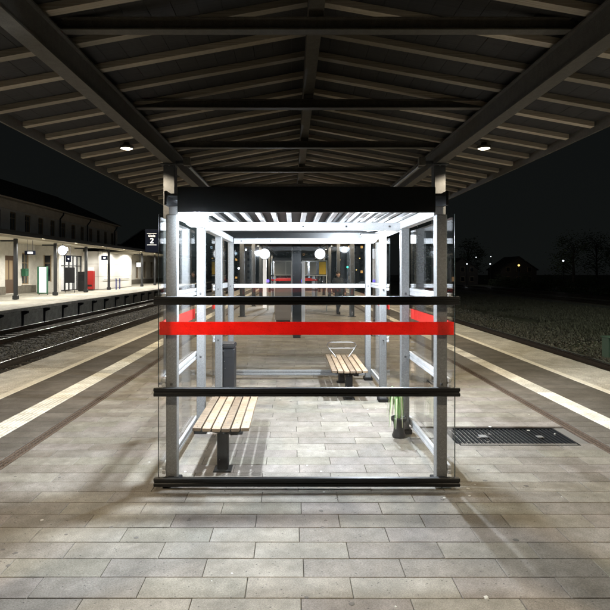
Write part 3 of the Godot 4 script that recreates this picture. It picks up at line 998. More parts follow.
func make_ground() -> void:
	var st := S()
	box(st, Vector3(0, -1.05, -100), Vector3(500, 0.3, 500))
	var g := obj("ground", st, M.soil)
	g.set_meta("kind", "structure")
	for b in [[-12.46, -5.15, "ballast_bed"], [5.72, 9.2, "ballast_bed"], [21.6, 30.6, "ballast_bed"]]:
		var s := S()
		var w: float = b[1] - b[0]
		prism(s, PackedVector2Array([Vector2(0, -0.895), Vector2(w, -0.895), Vector2(w - 0.25, -0.775), Vector2(0.02, -0.775)]), 4.0, -130.0)
		var o := obj(b[2], s, M.ballast)
		o.position.x = b[0]
		o.set_meta("kind", "structure")
	make_track("track nearest the left edge of our platform", -6.80, 4.0, -130.0, 150)
	make_track("track along the foot of the station platform wall", -10.85, 4.0, -130.0, 150)
	make_track("dark track along the right edge of our platform", 7.36, 4.0, -130.0, 150)
	make_track("unlit far track beyond the rough grass, nearer of two", 24.0, 4.0, -130.0, 130)
	make_track("unlit far track beyond the rough grass, farther of two", 28.4, 4.0, -130.0, 130)
	var left := func(r): return Vector3(r.randf_range(-12.4, -5.2), -0.765, -lerpf(9.0, 48.0, pow(r.randf(), 1.5)))
	var right := func(r): return Vector3(5.8 + 6.0 * pow(r.randf(), 1.6), -0.79, -lerpf(7.0, 40.0, pow(r.randf(), 1.4)))
	for k in 3:
		scatter("ballast_stones", "loose grey ballast stones between the two left tracks", "stones", stone_mesh(k), M["stone%d" % k], 9000, left, 100 + k, 0.018, 0.042)
		scatter("trackside_stones", "loose ballast stones along the dark right track", "stones", stone_mesh(k + 5), M["stone%d" % k], 7000, right, 200 + k, 0.018, 0.045)
	# rough grass on the right
	var t := S()
	var r := RandomNumberGenerator.new()
	r.seed = 9
	for k in 9:
		var a := r.randf() * TAU
		var d := Vector3(cos(a), 0, sin(a))
		var sd := d.cross(Vector3.UP) * 0.012
		var p0 := d * 0.03
		var h := r.randf_range(0.10, 0.24)
		var p1 := d * 0.08 + Vector3.UP * h * 0.6
		var p2 := d * r.randf_range(0.13, 0.22) + Vector3.UP * h
		face(t, [p0 - sd, p0 + sd, p1 + sd * 0.7, p1 - sd * 0.7], -d)
		face(t, [p1 - sd * 0.7, p1 + sd * 0.7, p2], -d)
	var tuft := done(t)
	var nz := noise(3, 0.12, 3)
	var field := func(q):
		var p := Vector3()
		for tries in 8:
			p = Vector3(q.randf_range(9.0, 21.8), -0.90, -lerpf(8.0, 60.0, pow(q.randf(), 1.4)))
			if nz.get_noise_2d(p.x, p.z) > -0.3:
				break
		return p
	scatter("rough_grass", "dry olive rough grass between the tracks on the right", "grass", tuft, M.blade, 20000, field, 301, 0.6, 1.25, true)
	# cabinet at the right edge of the picture
	var cb := thing("track_cabinet", "pale green trackside cabinet at the right edge of the picture", "cabinet", Vector3(9.56, -0.9, -16.0))
	part("base", Vector3(0, 0.06, 0), Vector3(0.62, 0.12, 0.42), M.concrete, cb, 0.01)
	part("body", Vector3(0, 0.42, 0), Vector3(0.56, 0.60, 0.36), M.cabinet_green, cb, 0.01)
	part("lid", Vector3(0, 0.74, 0), Vector3(0.62, 0.04, 0.42), M.cabinet_green, cb, 0.01)
	part("door_seam", Vector3(0, 0.42, 0.182), Vector3(0.008, 0.52, 0.006), M.bin_dark, cb)

# ------------------------------------------------------------------ the station opposite
func wall_strip(st: SurfaceTool, x: float, th: float, za: float, zb: float, y0: float, y1: float, holes: Array) -> void:
	var z := za
	for h in holes:      # [z near, z far, y low, y high], sorted away from the camera
		box(st, Vector3(x, (y0 + y1) * 0.5, -(z + h[0]) * 0.5), Vector3(th, y1 - y0, h[0] - z))
		var zc: float = -(h[0] + h[1]) * 0.5
		var w: float = h[1] - h[0]
		if h[2] > y0 + 0.001:
			box(st, Vector3(x, (y0 + h[2]) * 0.5, zc), Vector3(th, h[2] - y0, w))
		if h[3] < y1 - 0.001:
			box(st, Vector3(x, (y1 + h[3]) * 0.5, zc), Vector3(th, y1 - h[3], w))
		z = h[1]
	box(st, Vector3(x, (y0 + y1) * 0.5, -(z + zb) * 0.5), Vector3(th, y1 - y0, zb - z))

func window_in(parent: Node3D, called: String, x: float, h: Array, frame: Material, cross: bool) -> void:
	var w: float = h[1] - h[0]
	var ht: float = h[3] - h[2]
	var root := Node3D.new()
	root.name = called
	parent.add_child(root, true)
	root.position = Vector3(x, h[2], -(h[0] + h[1]) * 0.5)
	for s in [-1.0, 1.0]:
		part("frame", Vector3(0, ht * 0.5, s * (w * 0.5 - 0.05)), Vector3(0.08, ht, 0.10), frame, root)
		part("frame", Vector3(0.001, ht * 0.5 + s * (ht * 0.5 - 0.05), 0), Vector3(0.08, 0.10, w - 0.2), frame, root)
	if cross:
		part("mullion", Vector3(0.003, ht * 0.5, 0), Vector3(0.06, ht - 0.2, 0.06), frame, root)
		part("transom", Vector3(0.005, ht * 0.68, 0), Vector3(0.06, 0.06, w - 0.2), frame, root)
	part("pane", Vector3(-0.02, ht * 0.5, 0), Vector3(0.01, ht - 0.2, w - 0.2), M.window_pane, root)
	part("dark_room_panel", Vector3(-0.16, ht * 0.5, 0), Vector3(0.02, ht, w), M.room_dark, root)  # near-black panel painted in for the unlit room behind the pane
	part("sill", Vector3(0.12, -0.03, 0), Vector3(0.30, 0.06, w + 0.2), M.frieze, root)

func make_station() -> void:
	# its platform
	var p := setting("station_platform")
	part("platform_body", Vector3(-25.6, -0.46, -50), Vector3(26.0, 0.88, 130), M.concrete, p)
	for k in 60:
		part("edge_slab", Vector3(-13.05, 0.02, 9.0 - 2.2 * k - 1.1), Vector3(1.15, 0.14, 2.19), M["coping%d" % (k % 3)], p, 0.008)
	for k in 36:
		part("wall_panel", Vector3(-12.575, -0.46, 6.8 - 2.2 * k), Vector3(0.05, 0.78, 2.15), M.face_panel, p, 0.006)
		var st := S()
		prism(st, PackedVector2Array([Vector2(0, 0), Vector2(0, -0.72), Vector2(0.05, -0.72), Vector2(0.07, -0.20), Vector2(0.30, -0.10), Vector2(0.30, 0)]), -0.06, 0.06)
		obj("corbel", st, M.black_iron, p).position = Vector3(-12.55, -0.05, 5.7 - 2.2 * k)
	part("white_line", Vector3(-14.4, -0.0175, -50), Vector3(0.18, 0.008, 128), M.tactile1, p)
	part("paving", Vector3(-19.0, -0.019, -50), Vector3(11.8, 0.006, 128), M.face_panel, p)
	# building
	var b := thing("station_building", "long old two storey station building with small upper windows", "building", Vector3(0, 0, 0))
	var X := -22.0
	var low := []
	var kinds := []
	for q in [[24.0, 25.4, 0.8, 3.1, 0], [27.0, 28.4, 0.8, 3.1, 0], [30.2, 31.6, 0.8, 3.1, 0], [33.5, 35.0, 0.0, 3.0, 1], [38.0, 39.3, 0.8, 3.3, 0], [41.4, 42.9, 0.05, 3.0, 1], [44.0, 45.2, 0.7, 3.3, 0], [68.0, 69.3, 0.8, 3.2, 0], [71.5, 73.0, 0.05, 3.0, 1], [76.0, 77.4, 0.8, 3.2, 0], [80.0, 81.4, 0.8, 3.2, 0], [84.0, 85.4, 0.8, 3.2, 0]]:
		low.append([q[0], q[1], q[2], q[3]])
		kinds.append(q[4])
	var st := S()
	wall_strip(st, X - 0.2, 0.4, 18.0, 92.0, -0.02, 4.25, low)
	obj("wall", st, M.plaster, b)
	var up := []
	var z := 21.0
	while z < 66.0:
		up.append([z, z + 1.0, 4.95, 6.45])
		z += 2.35
	st = S()
	wall_strip(st, X - 0.2, 0.4, 18.0, 67.0, 4.25, 6.62, up)
	box(st, Vector3(-28.0, 2.1, -67.2), Vector3(12.4, 9.3, 0.4))
	obj("upper_wall", st, M.plaster_up, b)
	part("frieze", Vector3(X - 0.14, 6.96, -42.4), Vector3(0.42, 0.68, 49.4), M.frieze, b)
	part("cornice", Vector3(X + 0.12, 7.36, -42.4), Vector3(0.95, 0.12, 49.8), M.frieze, b)
	for h in up:
		window_in(b, "window", X - 0.12, h, M.window_frame, true)
	for k in low.size():
		var h = low[k]
		if kinds[k] == 0:
			window_in(b, "window", X - 0.12, h, M.window_frame, true)
		elif kinds[k] == 1:
			var d := part("door", Vector3(X - 0.16, (h[2] + h[3]) * 0.5, -(h[0] + h[1]) * 0.5), Vector3(0.06, h[3] - h[2], h[1] - h[0]), M.door_brown, b)
			for s in [-1.0, 1.0]:
				part("door_panel", Vector3(0.035, 0.35, s * 0.34), Vector3(0.02, 1.5, 0.5), M.window_frame, d, 0.004)
			part("handle", Vector3(0.06, -0.35, 0.06), Vector3(0.06, 0.03, 0.14), M.steel, d)
	# lit entrance: a bright hall behind mullioned glass
	var e := Node3D.new()
	e.name = "entrance"
	b.add_child(e, true)
	e.position = Vector3(-20.1, 0.02, -49.0)
	st = S()
	wall_strip(st, -20.2, 0.4, 46.3, 51.68, -0.02, 3.98, [[46.75, 51.45, 0.02, 3.25]])
	obj("porch_wall", st, M.plaster, b)
	var porch := part("porch_side", Vector3(-21.2, 1.98, -46.5), Vector3(1.598, 4.0, 0.398), M.plaster, b)
	part("window_recess", Vector3(0.25, 0.05, 0.201), Vector3(0.55, 2.2, 0.02), M.dark_gloss, porch)
	for s in [-1.0, 1.0]:
		part("window_frame", Vector3(0.25 + s * 0.29, 0.05, 0.22), Vector3(0.07, 2.3, 0.06), M.window_frame, porch)
	part("window_frame", Vector3(0.25, 0.5, 0.22), Vector3(0.50, 0.06, 0.05), M.window_frame, porch)
	part("lit_window_backdrop", Vector3(-0.32, 1.62, -0.1), Vector3(0.02, 3.2, 4.68), M.room_glow, e)
	for k in 6:
		part("mullion", Vector3(0, 1.6, 2.2 - 4.6 * k / 5.0), Vector3(0.10, 3.2, 0.09), M.dark_post, e)
	for y in [0.06, 2.25, 3.16]:
		part("transom", Vector3(0.004, y, -0.1), Vector3(0.09, 0.09, 4.66), M.dark_post, e)
	for k in 5:
		part("pane", Vector3(-0.03, 1.6, 1.74 - 0.92 * k), Vector3(0.01, 3.1, 0.82), M.window_pane, e)
	# plinth, downpipes, roof
	st = S()
	var pz := 18.0
	for k in low.size():
		if low[k][2] < 0.5:
			box(st, Vector3(X + 0.03, 0.3, -(pz + low[k][0]) * 0.5), Vector3(0.06, 0.6, low[k][0] - pz))
			pz = low[k][1]
	box(st, Vector3(X + 0.03, 0.3, -(pz + 92.0) * 0.5), Vector3(0.06, 0.6, 92.0 - pz))
	obj("plinth", st, M.plinth, b)
	for dz in [34.0, 51.0, 57.8, 66.6]:
		var t := S()
		tube(t, [Vector3(X + 0.45, 7.3, -dz), Vector3(X + 0.42, 7.1, -dz), Vector3(X + 0.12, 6.7, -dz), Vector3(X + 0.12, 4.2, -dz)], 0.07, 8)
		obj("downpipe", t, M.dark_post, b)
	st = S()
	var ya := 7.42
	var A := Vector3(-21.3, ya, -17.5); var B := Vector3(-21.3, ya, -67.8)
	var C := Vector3(-33.0, ya, -67.8); var D := Vector3(-33.0, ya, -17.5)
	var E := Vector3(-27.2, 10.4, -23.0); var F := Vector3(-27.2, 10.4, -62.5)
	face(st, [A, B, F, E], Vector3(1, 1, 0))
	face(st, [C, D, E, F], Vector3(-1, 1, 0))
	face(st, [B, C, F], Vector3(0, 1, -1))
	face(st, [D, A, E], Vector3(0, 1, 1))
	face(st, [A, B, C, D], Vector3.DOWN)
	obj("roof", st, M.roof_tile, b)
	st = S()
	prism(st, PackedVector2Array([Vector2(X, 4.25), Vector2(X - 9, 4.25), Vector2(X - 4.5, 5.9)]), -67.5, -92.0)
	obj("low_roof", st, M.roof_tile, b)
	# white clad annex in front of the wall
	var a := thing("station_annex", "plain white clad annex block under the station canopy", "building", Vector3(-20.5, 0, -57.0))
	part("core", Vector3(0, 1.83, 0), Vector3(3.9, 3.70, 10.6), M.joint, a)
	for r in 3:
		for k in 3:
			part("panel", Vector3(1.965, 0.64 + 1.22 * r, 3.52 - 3.53 * k), Vector3(0.03, 1.20, 3.51), M.annex, a, 0.004)
		part("panel", Vector3(0, 0.64 + 1.22 * r, 5.315), Vector3(3.88, 1.20, 0.03), M.annex, a, 0.004)
	part("hand_rail", Vector3(2.08, 0.95, 0), Vector3(0.04, 0.04, 8.0), M.steel, a)
	# its canopy
	var c := thing("station_canopy", "flat lit canopy on dark posts along the station building", "canopy", Vector3(0, 0, 0))
	part("soffit", Vector3(-19.2, 4.03, -55), Vector3(5.5, 0.05, 74), M.soffit, c)
	part("roof_sheet", Vector3(-19.15, 4.10, -55), Vector3(5.7, 0.06, 74.2), M.dark_sheet, c)
	part("fascia", Vector3(-16.36, 4.05, -55), Vector3(0.10, 0.26, 74.4), M.dark_post, c)
	part("beam", Vector3(-17.4, 3.92, -55), Vector3(0.16, 0.12, 73.8), M.soffit, c)
	for zp in [22.5, 28.3, 34.0, 39.7, 45.6, 51.3, 62.6, 68.5, 74.3, 80.0]:
		var po := part("post", Vector3(-17.4, 1.92, -zp), Vector3(0.20, 3.84, 0.20), M.dark_post, c, 0.015)
		part("post_base", Vector3(0, -1.78, 0), Vector3(0.30, 0.25, 0.30), M.dark_post, po, 0.015)
		part("bracket", Vector3(-0.5, 1.78, 0), Vector3(0.9, 0.10, 0.12), M.dark_post, po)
	var n := 0
	for zl in [24.0, 30.5, 36.5, 42.0, 48.0, 54.0, 60.0, 66.0, 73.0]:
		var t := thing("station_downlight", "%s lamp in the station canopy ceiling, counted from the left of the picture" % ["first", "second", "third", "fourth", "fifth", "sixth", "seventh", "eighth", "ninth"][n], "lamp", Vector3(-16.72, 3.99, -zl), "lamps in the station canopy ceiling")
		var ls := S()
		lathe(ls, Vector3.ZERO, [[0.16, 0.014], [0.16, -0.02], [0.13, -0.03], [0.001, -0.04]], 14)
		obj("lamp_lens", ls, M.station_glow, t)
		spot(Vector3(0, -0.06, 0), 42.0, Color(1.0, 0.985, 0.95), 0.25, 84.0, t)
		n += 1

func post_legs(t: Node3D, w: float, h: float, m: Material) -> void:
	for s in [-1.0, 1.0]:
		part("leg", Vector3(s * (w * 0.5 - 0.03), h * 0.5, 0), Vector3(0.05, h, 0.05), m, t, 0.005)

func make_clock(label: String, at: Vector3, r: float, hang: float, post: float) -> void:
	var t := thing("station_clock", label, "clock", at, "lit round clocks")
	var st := S()
	XF = Transform3D(Basis(Vector3.RIGHT, PI / 2), Vector3.ZERO)
	lathe(st, Vector3.ZERO, [[r, -0.07], [r * 1.06, -0.06], [r * 1.06, 0.06], [r, 0.07]], 28)
	XF = Transform3D()
	obj("case", st, M.dark_post, t)
	for s in [-1.0, 1.0]:
		var f := S()
		XF = Transform3D(Basis(Vector3.RIGHT, s * PI / 2), Vector3.ZERO)
		lathe(f, Vector3.ZERO, [[r, 0.071], [r * 0.97, 0.080], [0.001, 0.085]], 28)
		XF = Transform3D()
		obj("lamp_face", f, M.clock_glow, t)
	if hang > 0.0:
		part("hanger", Vector3(0, r + hang * 0.5, 0), Vector3(0.05, hang, 0.05), M.dark_post, t)
	if post > 0.0:
		part("glowing_post", Vector3(0, -r - post * 0.5, 0), Vector3(0.18, post, 0.12), M.column_glow, t, 0.01)  # plain white post; its brightness is added as a glow of its own

func make_station_things() -> void:
	make_clock("round lit clock under the edge of the station canopy", Vector3(-17.4, 3.36, -41.0), 0.36, 0.12, 0.0)
	# glowing advertising pillar
	var a := thing("poster_lightbox", "glowing white poster lightbox on the station platform", "lightbox", Vector3(-18.6, 0, -40.4))
	part("body", Vector3(-0.06, 1.12, -0.02), Vector3(0.72, 2.02, 0.26), M.green_paint, a, 0.015)
	part("lit_sign", Vector3(0.0, 1.14, 0.115), Vector3(0.54, 1.9, 0.02), M.poster_glow, a)
	post_legs(a, 0.7, 0.12, M.dark_post)
	# notice board
	var n := thing("notice_board", "dark notice board on two legs before the lit entrance", "notice board", Vector3(-18.6, 0, -45.2))
	part("board", Vector3(0, 1.45, 0), Vector3(0.82, 1.30, 0.07), M.dark_gloss, n, 0.01)
	part("sheet", Vector3(0, 1.45, 0.038), Vector3(0.70, 1.15, 0.004), M.bin_grey, n)
	post_legs(n, 0.82, 0.82, M.dark_post)
	var v := thing("ticket_machine", "dark ticket machine between two posts of the station canopy", "machine", Vector3(-18.6, 0, -47.9))
	part("body", Vector3(0, 0.92, 0), Vector3(0.62, 1.64, 0.5), M.bin_dark, v, 0.02)
	part("foot", Vector3(0, 0.05, 0), Vector3(0.56, 0.10, 0.44), M.dark_post, v)
	part("panel", Vector3(0, 1.2, 0.255), Vector3(0.44, 0.5, 0.012), M.dark_gloss, v)
	var r := thing("vending_machine", "red vending machine beside the white annex", "vending machine", Vector3(-18.75, 0, -50.3))
	part("body", Vector3(0, 0.95, 0), Vector3(0.60, 1.70, 0.55), M.red_paint, r, 0.02)
	part("foot", Vector3(0, 0.05, 0), Vector3(0.56, 0.10, 0.5), M.dark_post, r)
	part("tray", Vector3(0, 0.45, 0.28), Vector3(0.42, 0.18, 0.012), M.bin_dark, r)
	part("header_sign", Vector3(0, 1.98, 0), Vector3(0.5, 0.34, 0.3), M.white_paper, r, 0.02)
	# hanging direction signs
	var k := 0
	for q in [[-17.9, -36.9, 3.05, "dark hanging direction sign over the poster lightbox"], [-17.2, -49.5, 3.0, "dark square hanging sign beside the white annex"], [-17.6, -42.5, 2.75, "small dark box sign left of the lit entrance"]]:
		var t := thing("hanging_sign", q[3], "sign", Vector3(q[0], q[2], q[1]), "hanging signs at the station")
		part("board", Vector3(0, 0, 0), Vector3([0.72, 0.55, 0.4][k], [0.28, 0.4, 0.5][k], 0.06), M.sign_blue, t, 0.005)
		part("pictogram", Vector3(0.02, 0, 0.032), Vector3([0.36, 0.2, 0.1][k], 0.12, 0.004), M.letter_white, t)
		for s in [-1.0, 1.0]:
			part("hanger", Vector3(s * 0.18, 0.55, 0), Vector3(0.02, 0.9, 0.02), M.dark_post, t)
		k += 1
	var g := thing("wall_box", "green box on the station wall at the left edge", "box", Vector3(-21.75, 1.45, -44.0))
	part("body", Vector3(0, 0.25, 0), Vector3(0.35, 0.6, 0.5), M.green_paint, g, 0.02)
	part("slot", Vector3(0.18, 0.40, 0), Vector3(0.01, 0.05, 0.3), M.bin_dark, g)
	for q in [[-52.2, "left one of the two slim blue bollards before the white annex"], [-53.3, "right one of the two slim blue bollards before the white annex"]]:
		var t := thing("bollard", q[1], "bollard", Vector3(-17.0, 0, q[0]), "slim bollards by the annex")
		var st := S()
		tube(st, [Vector3(0, 0, 0), Vector3(0, 1.05, 0)], 0.055, 10)
		obj("post", st, M.blue_paint, t)
		part("cap", Vector3(0, 1.06, 0), Vector3(0.10, 0.03, 0.10), M.dark_post, t, 0.008)
	var w := thing("station_bench", "dark bench against the station wall by the left canopy post", "bench", Vector3(-20.6, 0, -36.5))
	part("seat", Vector3(0, 0.45, 0), Vector3(0.5, 0.05, 1.8), M.dark_post, w, 0.01)
	part("backrest", Vector3(-0.24, 0.75, 0), Vector3(0.05, 0.45, 1.8), M.dark_post, w, 0.01)
	for s in [-1.0, 1.0]:
		part("leg", Vector3(0, 0.22, s * 0.75), Vector3(0.4, 0.42, 0.06), M.dark_post, w)
	var ls := thing("lit_station_sign", "small lit white sign beyond the annex", "sign", Vector3(-18.2, 2.55, -64.5))
	part("lit_sign", Vector3(0, 0, 0.03), Vector3(0.75, 0.5, 0.02), M.poster_glow, ls)
	part("case", Vector3(0, 0, -0.03), Vector3(0.82, 0.56, 0.09), M.dark_post, ls)
	part("hanger", Vector3(0, 0.85, -0.03), Vector3(0.05, 1.15, 0.05), M.dark_post, ls)
	# a small house behind the station roof
	var h := thing("gabled_house", "dark gabled house behind the end of the station roof", "house", Vector3(-28.6, 0, -104))
	var st := S()
	prism(st, PackedVector2Array([Vector2(-5, -0.9), Vector2(5, -0.9), Vector2(5, 6.2), Vector2(0, 9.6), Vector2(-5, 6.2)]), -5.0, 0.0)
	obj("wall", st, M.house_wall, h)
	for s in [-1.0, 1.0]:
		st = S()
		prism(st, PackedVector2Array([Vector2(0, 9.75), Vector2(s * 5.5, 6.0), Vector2(s * 5.5, 6.2), Vector2(0, 9.95)]), -5.3, 0.35)
		var ro := obj("roof", st, M.roof_tile, h)
		st = S()
		prism(st, PackedVector2Array([Vector2(0, 9.70), Vector2(s * 5.4, 6.02), Vector2(s * 5.4, 6.26), Vector2(0, 9.94)]), 0.352, 0.40)
		obj("verge", st, M.verge, ro)
	part("window", Vector3(0, 4.5, 0.01), Vector3(1.1, 1.4, 0.03), M.window_frame, h)

# ------------------------------------------------------------------ further along our platform
func make_far_platform() -> void:
	make_clock("lit round clock on a white post, left one of the pair along the platform", Vector3(-1.33, 2.63, -26.3), 0.255, 0.0, 2.375)
	make_clock("lit round clock hanging from the canopy, right one of the pair along the platform", Vector3(1.36, 2.63, -26.3), 0.255, 1.10, 0.0)
	var v := thing("timetable_board", "timetable board with one yellow and one white sheet under the right clock", "notice board", Vector3(1.02, 0, -24.2))
	part("frame", Vector3(0, 1.93, 0), Vector3(1.12, 0.70, 0.06), M.verge, v, 0.006)
	part("back", Vector3(0, 1.93, 0.02), Vector3(1.04, 0.62, 0.05), M.dark_gloss, v)
	part("yellow_sheet", Vector3(0.34, 1.93, 0.048), Vector3(0.30, 0.56, 0.004), M.yellow_paper, v)
	part("white_sheet", Vector3(-0.08, 1.93, 0.048), Vector3(0.30, 0.56, 0.004), M.map_paper, v)
	part("white_sheet", Vector3(-0.40, 1.93, 0.048), Vector3(0.16, 0.56, 0.004), M.white_paper, v)
	post_legs(v, 1.12, 1.60, M.verge)
	var m := thing("map_board", "white framed map board under the left clock", "notice board", Vector3(-0.40, 0, -24.0))
	part("frame", Vector3(0, 1.93, 0), Vector3(0.80, 0.66, 0.06), M.verge, m, 0.006)
	part("sheet", Vector3(-0.12, 1.93, 0.032), Vector3(0.46, 0.56, 0.004), M.map_paper, m)
	part("sheet", Vector3(0.25, 1.93, 0.032), Vector3(0.22, 0.56, 0.004), M.map_paper, m)
	post_legs(m, 0.8, 1.62, M.verge)
	var c := thing("platform_cabinet", "pinkish grey metal cabinet before the far shelter", "cabinet", Vector3(-0.31, 0, -19.0))
	part("body", Vector3(0, 0.66, 0), Vector3(0.55, 1.16, 0.40), M.cabinet_grey, c, 0.012)
	part("foot", Vector3(0, 0.04, 0), Vector3(0.50, 0.08, 0.34), M.dark_post, c)
	part("door", Vector3(0, 0.66, 0.205), Vector3(0.48, 1.05, 0.012), M.cabinet_grey, c, 0.003)
	part("handle", Vector3(-0.17, 0.72, 0.216), Vector3(0.03, 0.12, 0.015), M.bin_dark, c)
	var s := thing("information_column", "tall dark glossy information column with a white strip in mid platform", "information column", Vector3(0.13, 0, -14.6))
	part("body", Vector3(0, 1.28, 0), Vector3(0.24, 2.44, 0.16), M.dark_gloss, s, 0.012)
	part("foot", Vector3(0, 0.03, 0), Vector3(0.20, 0.06, 0.14), M.black_iron, s)
	part("white_strip", Vector3(0.175, 1.10, 0.0), Vector3(0.09, 1.9, 0.14), M.verge, s, 0.006)
	part("edge_strip", Vector3(-0.128, 1.5, 0.05), Vector3(0.014, 1.9, 0.04), M.verge, s)
	var k := 0
	for q in [Vector3(-1.12, 1.34, -25.0), Vector3(0.46, 1.34, -25.0)]:
		var t := thing("blue_marker_lamp", ["small blue marker lamp beside the left clock post", "small blue marker lamp below the timetable board"][k], "lamp", Vector3(q.x, 0, q.z), "blue marker lamps")
		part("post", Vector3(0, 0.64, 0), Vector3(0.05, 1.28, 0.05), M.verge, t)
		var st := S()
		lathe(st, Vector3(0, 1.34, 0), [[0.001, -0.07], [0.06, -0.05], [0.07, 0.0], [0.06, 0.05], [0.001, 0.07]], 12)
		obj("lamp_globe", st, M.town_blue, t)
		k += 1

# smooth body: tapered capsules joined by a smooth minimum, meshed as surface nets
func body_mesh(bones: Array, cell: float, k: float) -> ArrayMesh:
	var lo := Vector3(1e9, 1e9, 1e9)
	var hi := -lo
	for b in bones:
		for e in [[b[0], b[2]], [b[1], b[3]]]:
			lo = lo.min(e[0] - Vector3.ONE * (e[1] + k))
			hi = hi.max(e[0] + Vector3.ONE * (e[1] + k))
	lo -= Vector3.ONE * cell * 2
	hi += Vector3.ONE * cell * 2
	var n := Vector3i(((hi - lo) / cell).ceil()) + Vector3i.ONE
	var f := PackedFloat32Array()
	f.resize(n.x * n.y * n.z)
	f.fill(1.0)
	for b in bones:
		var a: Vector3 = b[0]
		var ab: Vector3 = b[1] - b[0]
		var l2 := maxf(ab.length_squared(), 1e-9)
		var rm: float = maxf(b[2], b[3]) + k * 1.5 + cell * 2
		var p0 := Vector3i(((b[0].min(b[1]) - Vector3.ONE * rm - lo) / cell).floor()).clamp(Vector3i.ZERO, n - Vector3i.ONE)
		var p1 := Vector3i(((b[0].max(b[1]) + Vector3.ONE * rm - lo) / cell).ceil()).clamp(Vector3i.ZERO, n - Vector3i.ONE)
		for z in range(p0.z, p1.z + 1):
			for y in range(p0.y, p1.y + 1):
				for x in range(p0.x, p1.x + 1):
					var p := lo + Vector3(x, y, z) * cell
					var t := clampf((p - a).dot(ab) / l2, 0, 1)
					var d: float = (p - a - ab * t).length() - lerpf(b[2], b[3], t)
					var i := x + n.x * (y + n.y * z)
					var h := maxf(k - absf(f[i] - d), 0.0) / k
					f[i] = minf(f[i], d) - h * h * k * 0.25
	var idx := {}
	var verts := []
	var at := func(x, y, z): return f[x + n.x * (y + n.y * z)]
	for z in n.z - 1:
		for y in n.y - 1:
			for x in n.x - 1:
				var base := x + n.x * (y + n.y * z)
				var inside := 0
				for c in 8:
					if f[base + (c & 1) + n.x * (((c >> 1) & 1) + n.y * (c >> 2))] < 0.0:
						inside += 1
				if inside == 0 or inside == 8:
					continue
				var sum := Vector3.ZERO
				var cnt := 0
				for e in [[0, 1], [2, 3], [4, 5], [6, 7], [0, 2], [1, 3], [4, 6], [5, 7], [0, 4], [1, 5], [2, 6], [3, 7]]:
					var c0: int = e[0]
					var c1: int = e[1]
					var q0 := Vector3(c0 & 1, (c0 >> 1) & 1, c0 >> 2)
					var q1 := Vector3(c1 & 1, (c1 >> 1) & 1, c1 >> 2)
					var v0: float = at.call(x + int(q0.x), y + int(q0.y), z + int(q0.z))
					var v1: float = at.call(x + int(q1.x), y + int(q1.y), z + int(q1.z))
					if (v0 < 0.0) != (v1 < 0.0):
						sum += q0.lerp(q1, v0 / (v0 - v1))
						cnt += 1
				idx[base] = verts.size()
				verts.append(lo + (Vector3(x, y, z) + sum / cnt) * cell)
	var st := S()
	st.set_smooth_group(3)
	var step := [1, n.x, n.x * n.y]
	for z in range(1, n.z - 1):
		for y in range(1, n.y - 1):
			for x in range(1, n.x - 1):
				var i := x + n.x * (y + n.y * z)
				for a in 3:
					var j: int = i + step[a]
					if (f[i] < 0.0) == (f[j] < 0.0):
						continue
					var u: int = step[(a + 1) % 3]
					var v: int = step[(a + 2) % 3]
					var o := Vector3()
					o[a] = 1.0 if f[i] < 0.0 else -1.0
					var q := []
					for w in [i, i - u, i - u - v, i - v]:
						if idx.has(w):
							q.append(verts[idx[w]])
					if q.size() == 4:
						face(st, q, o)
	return done(st)

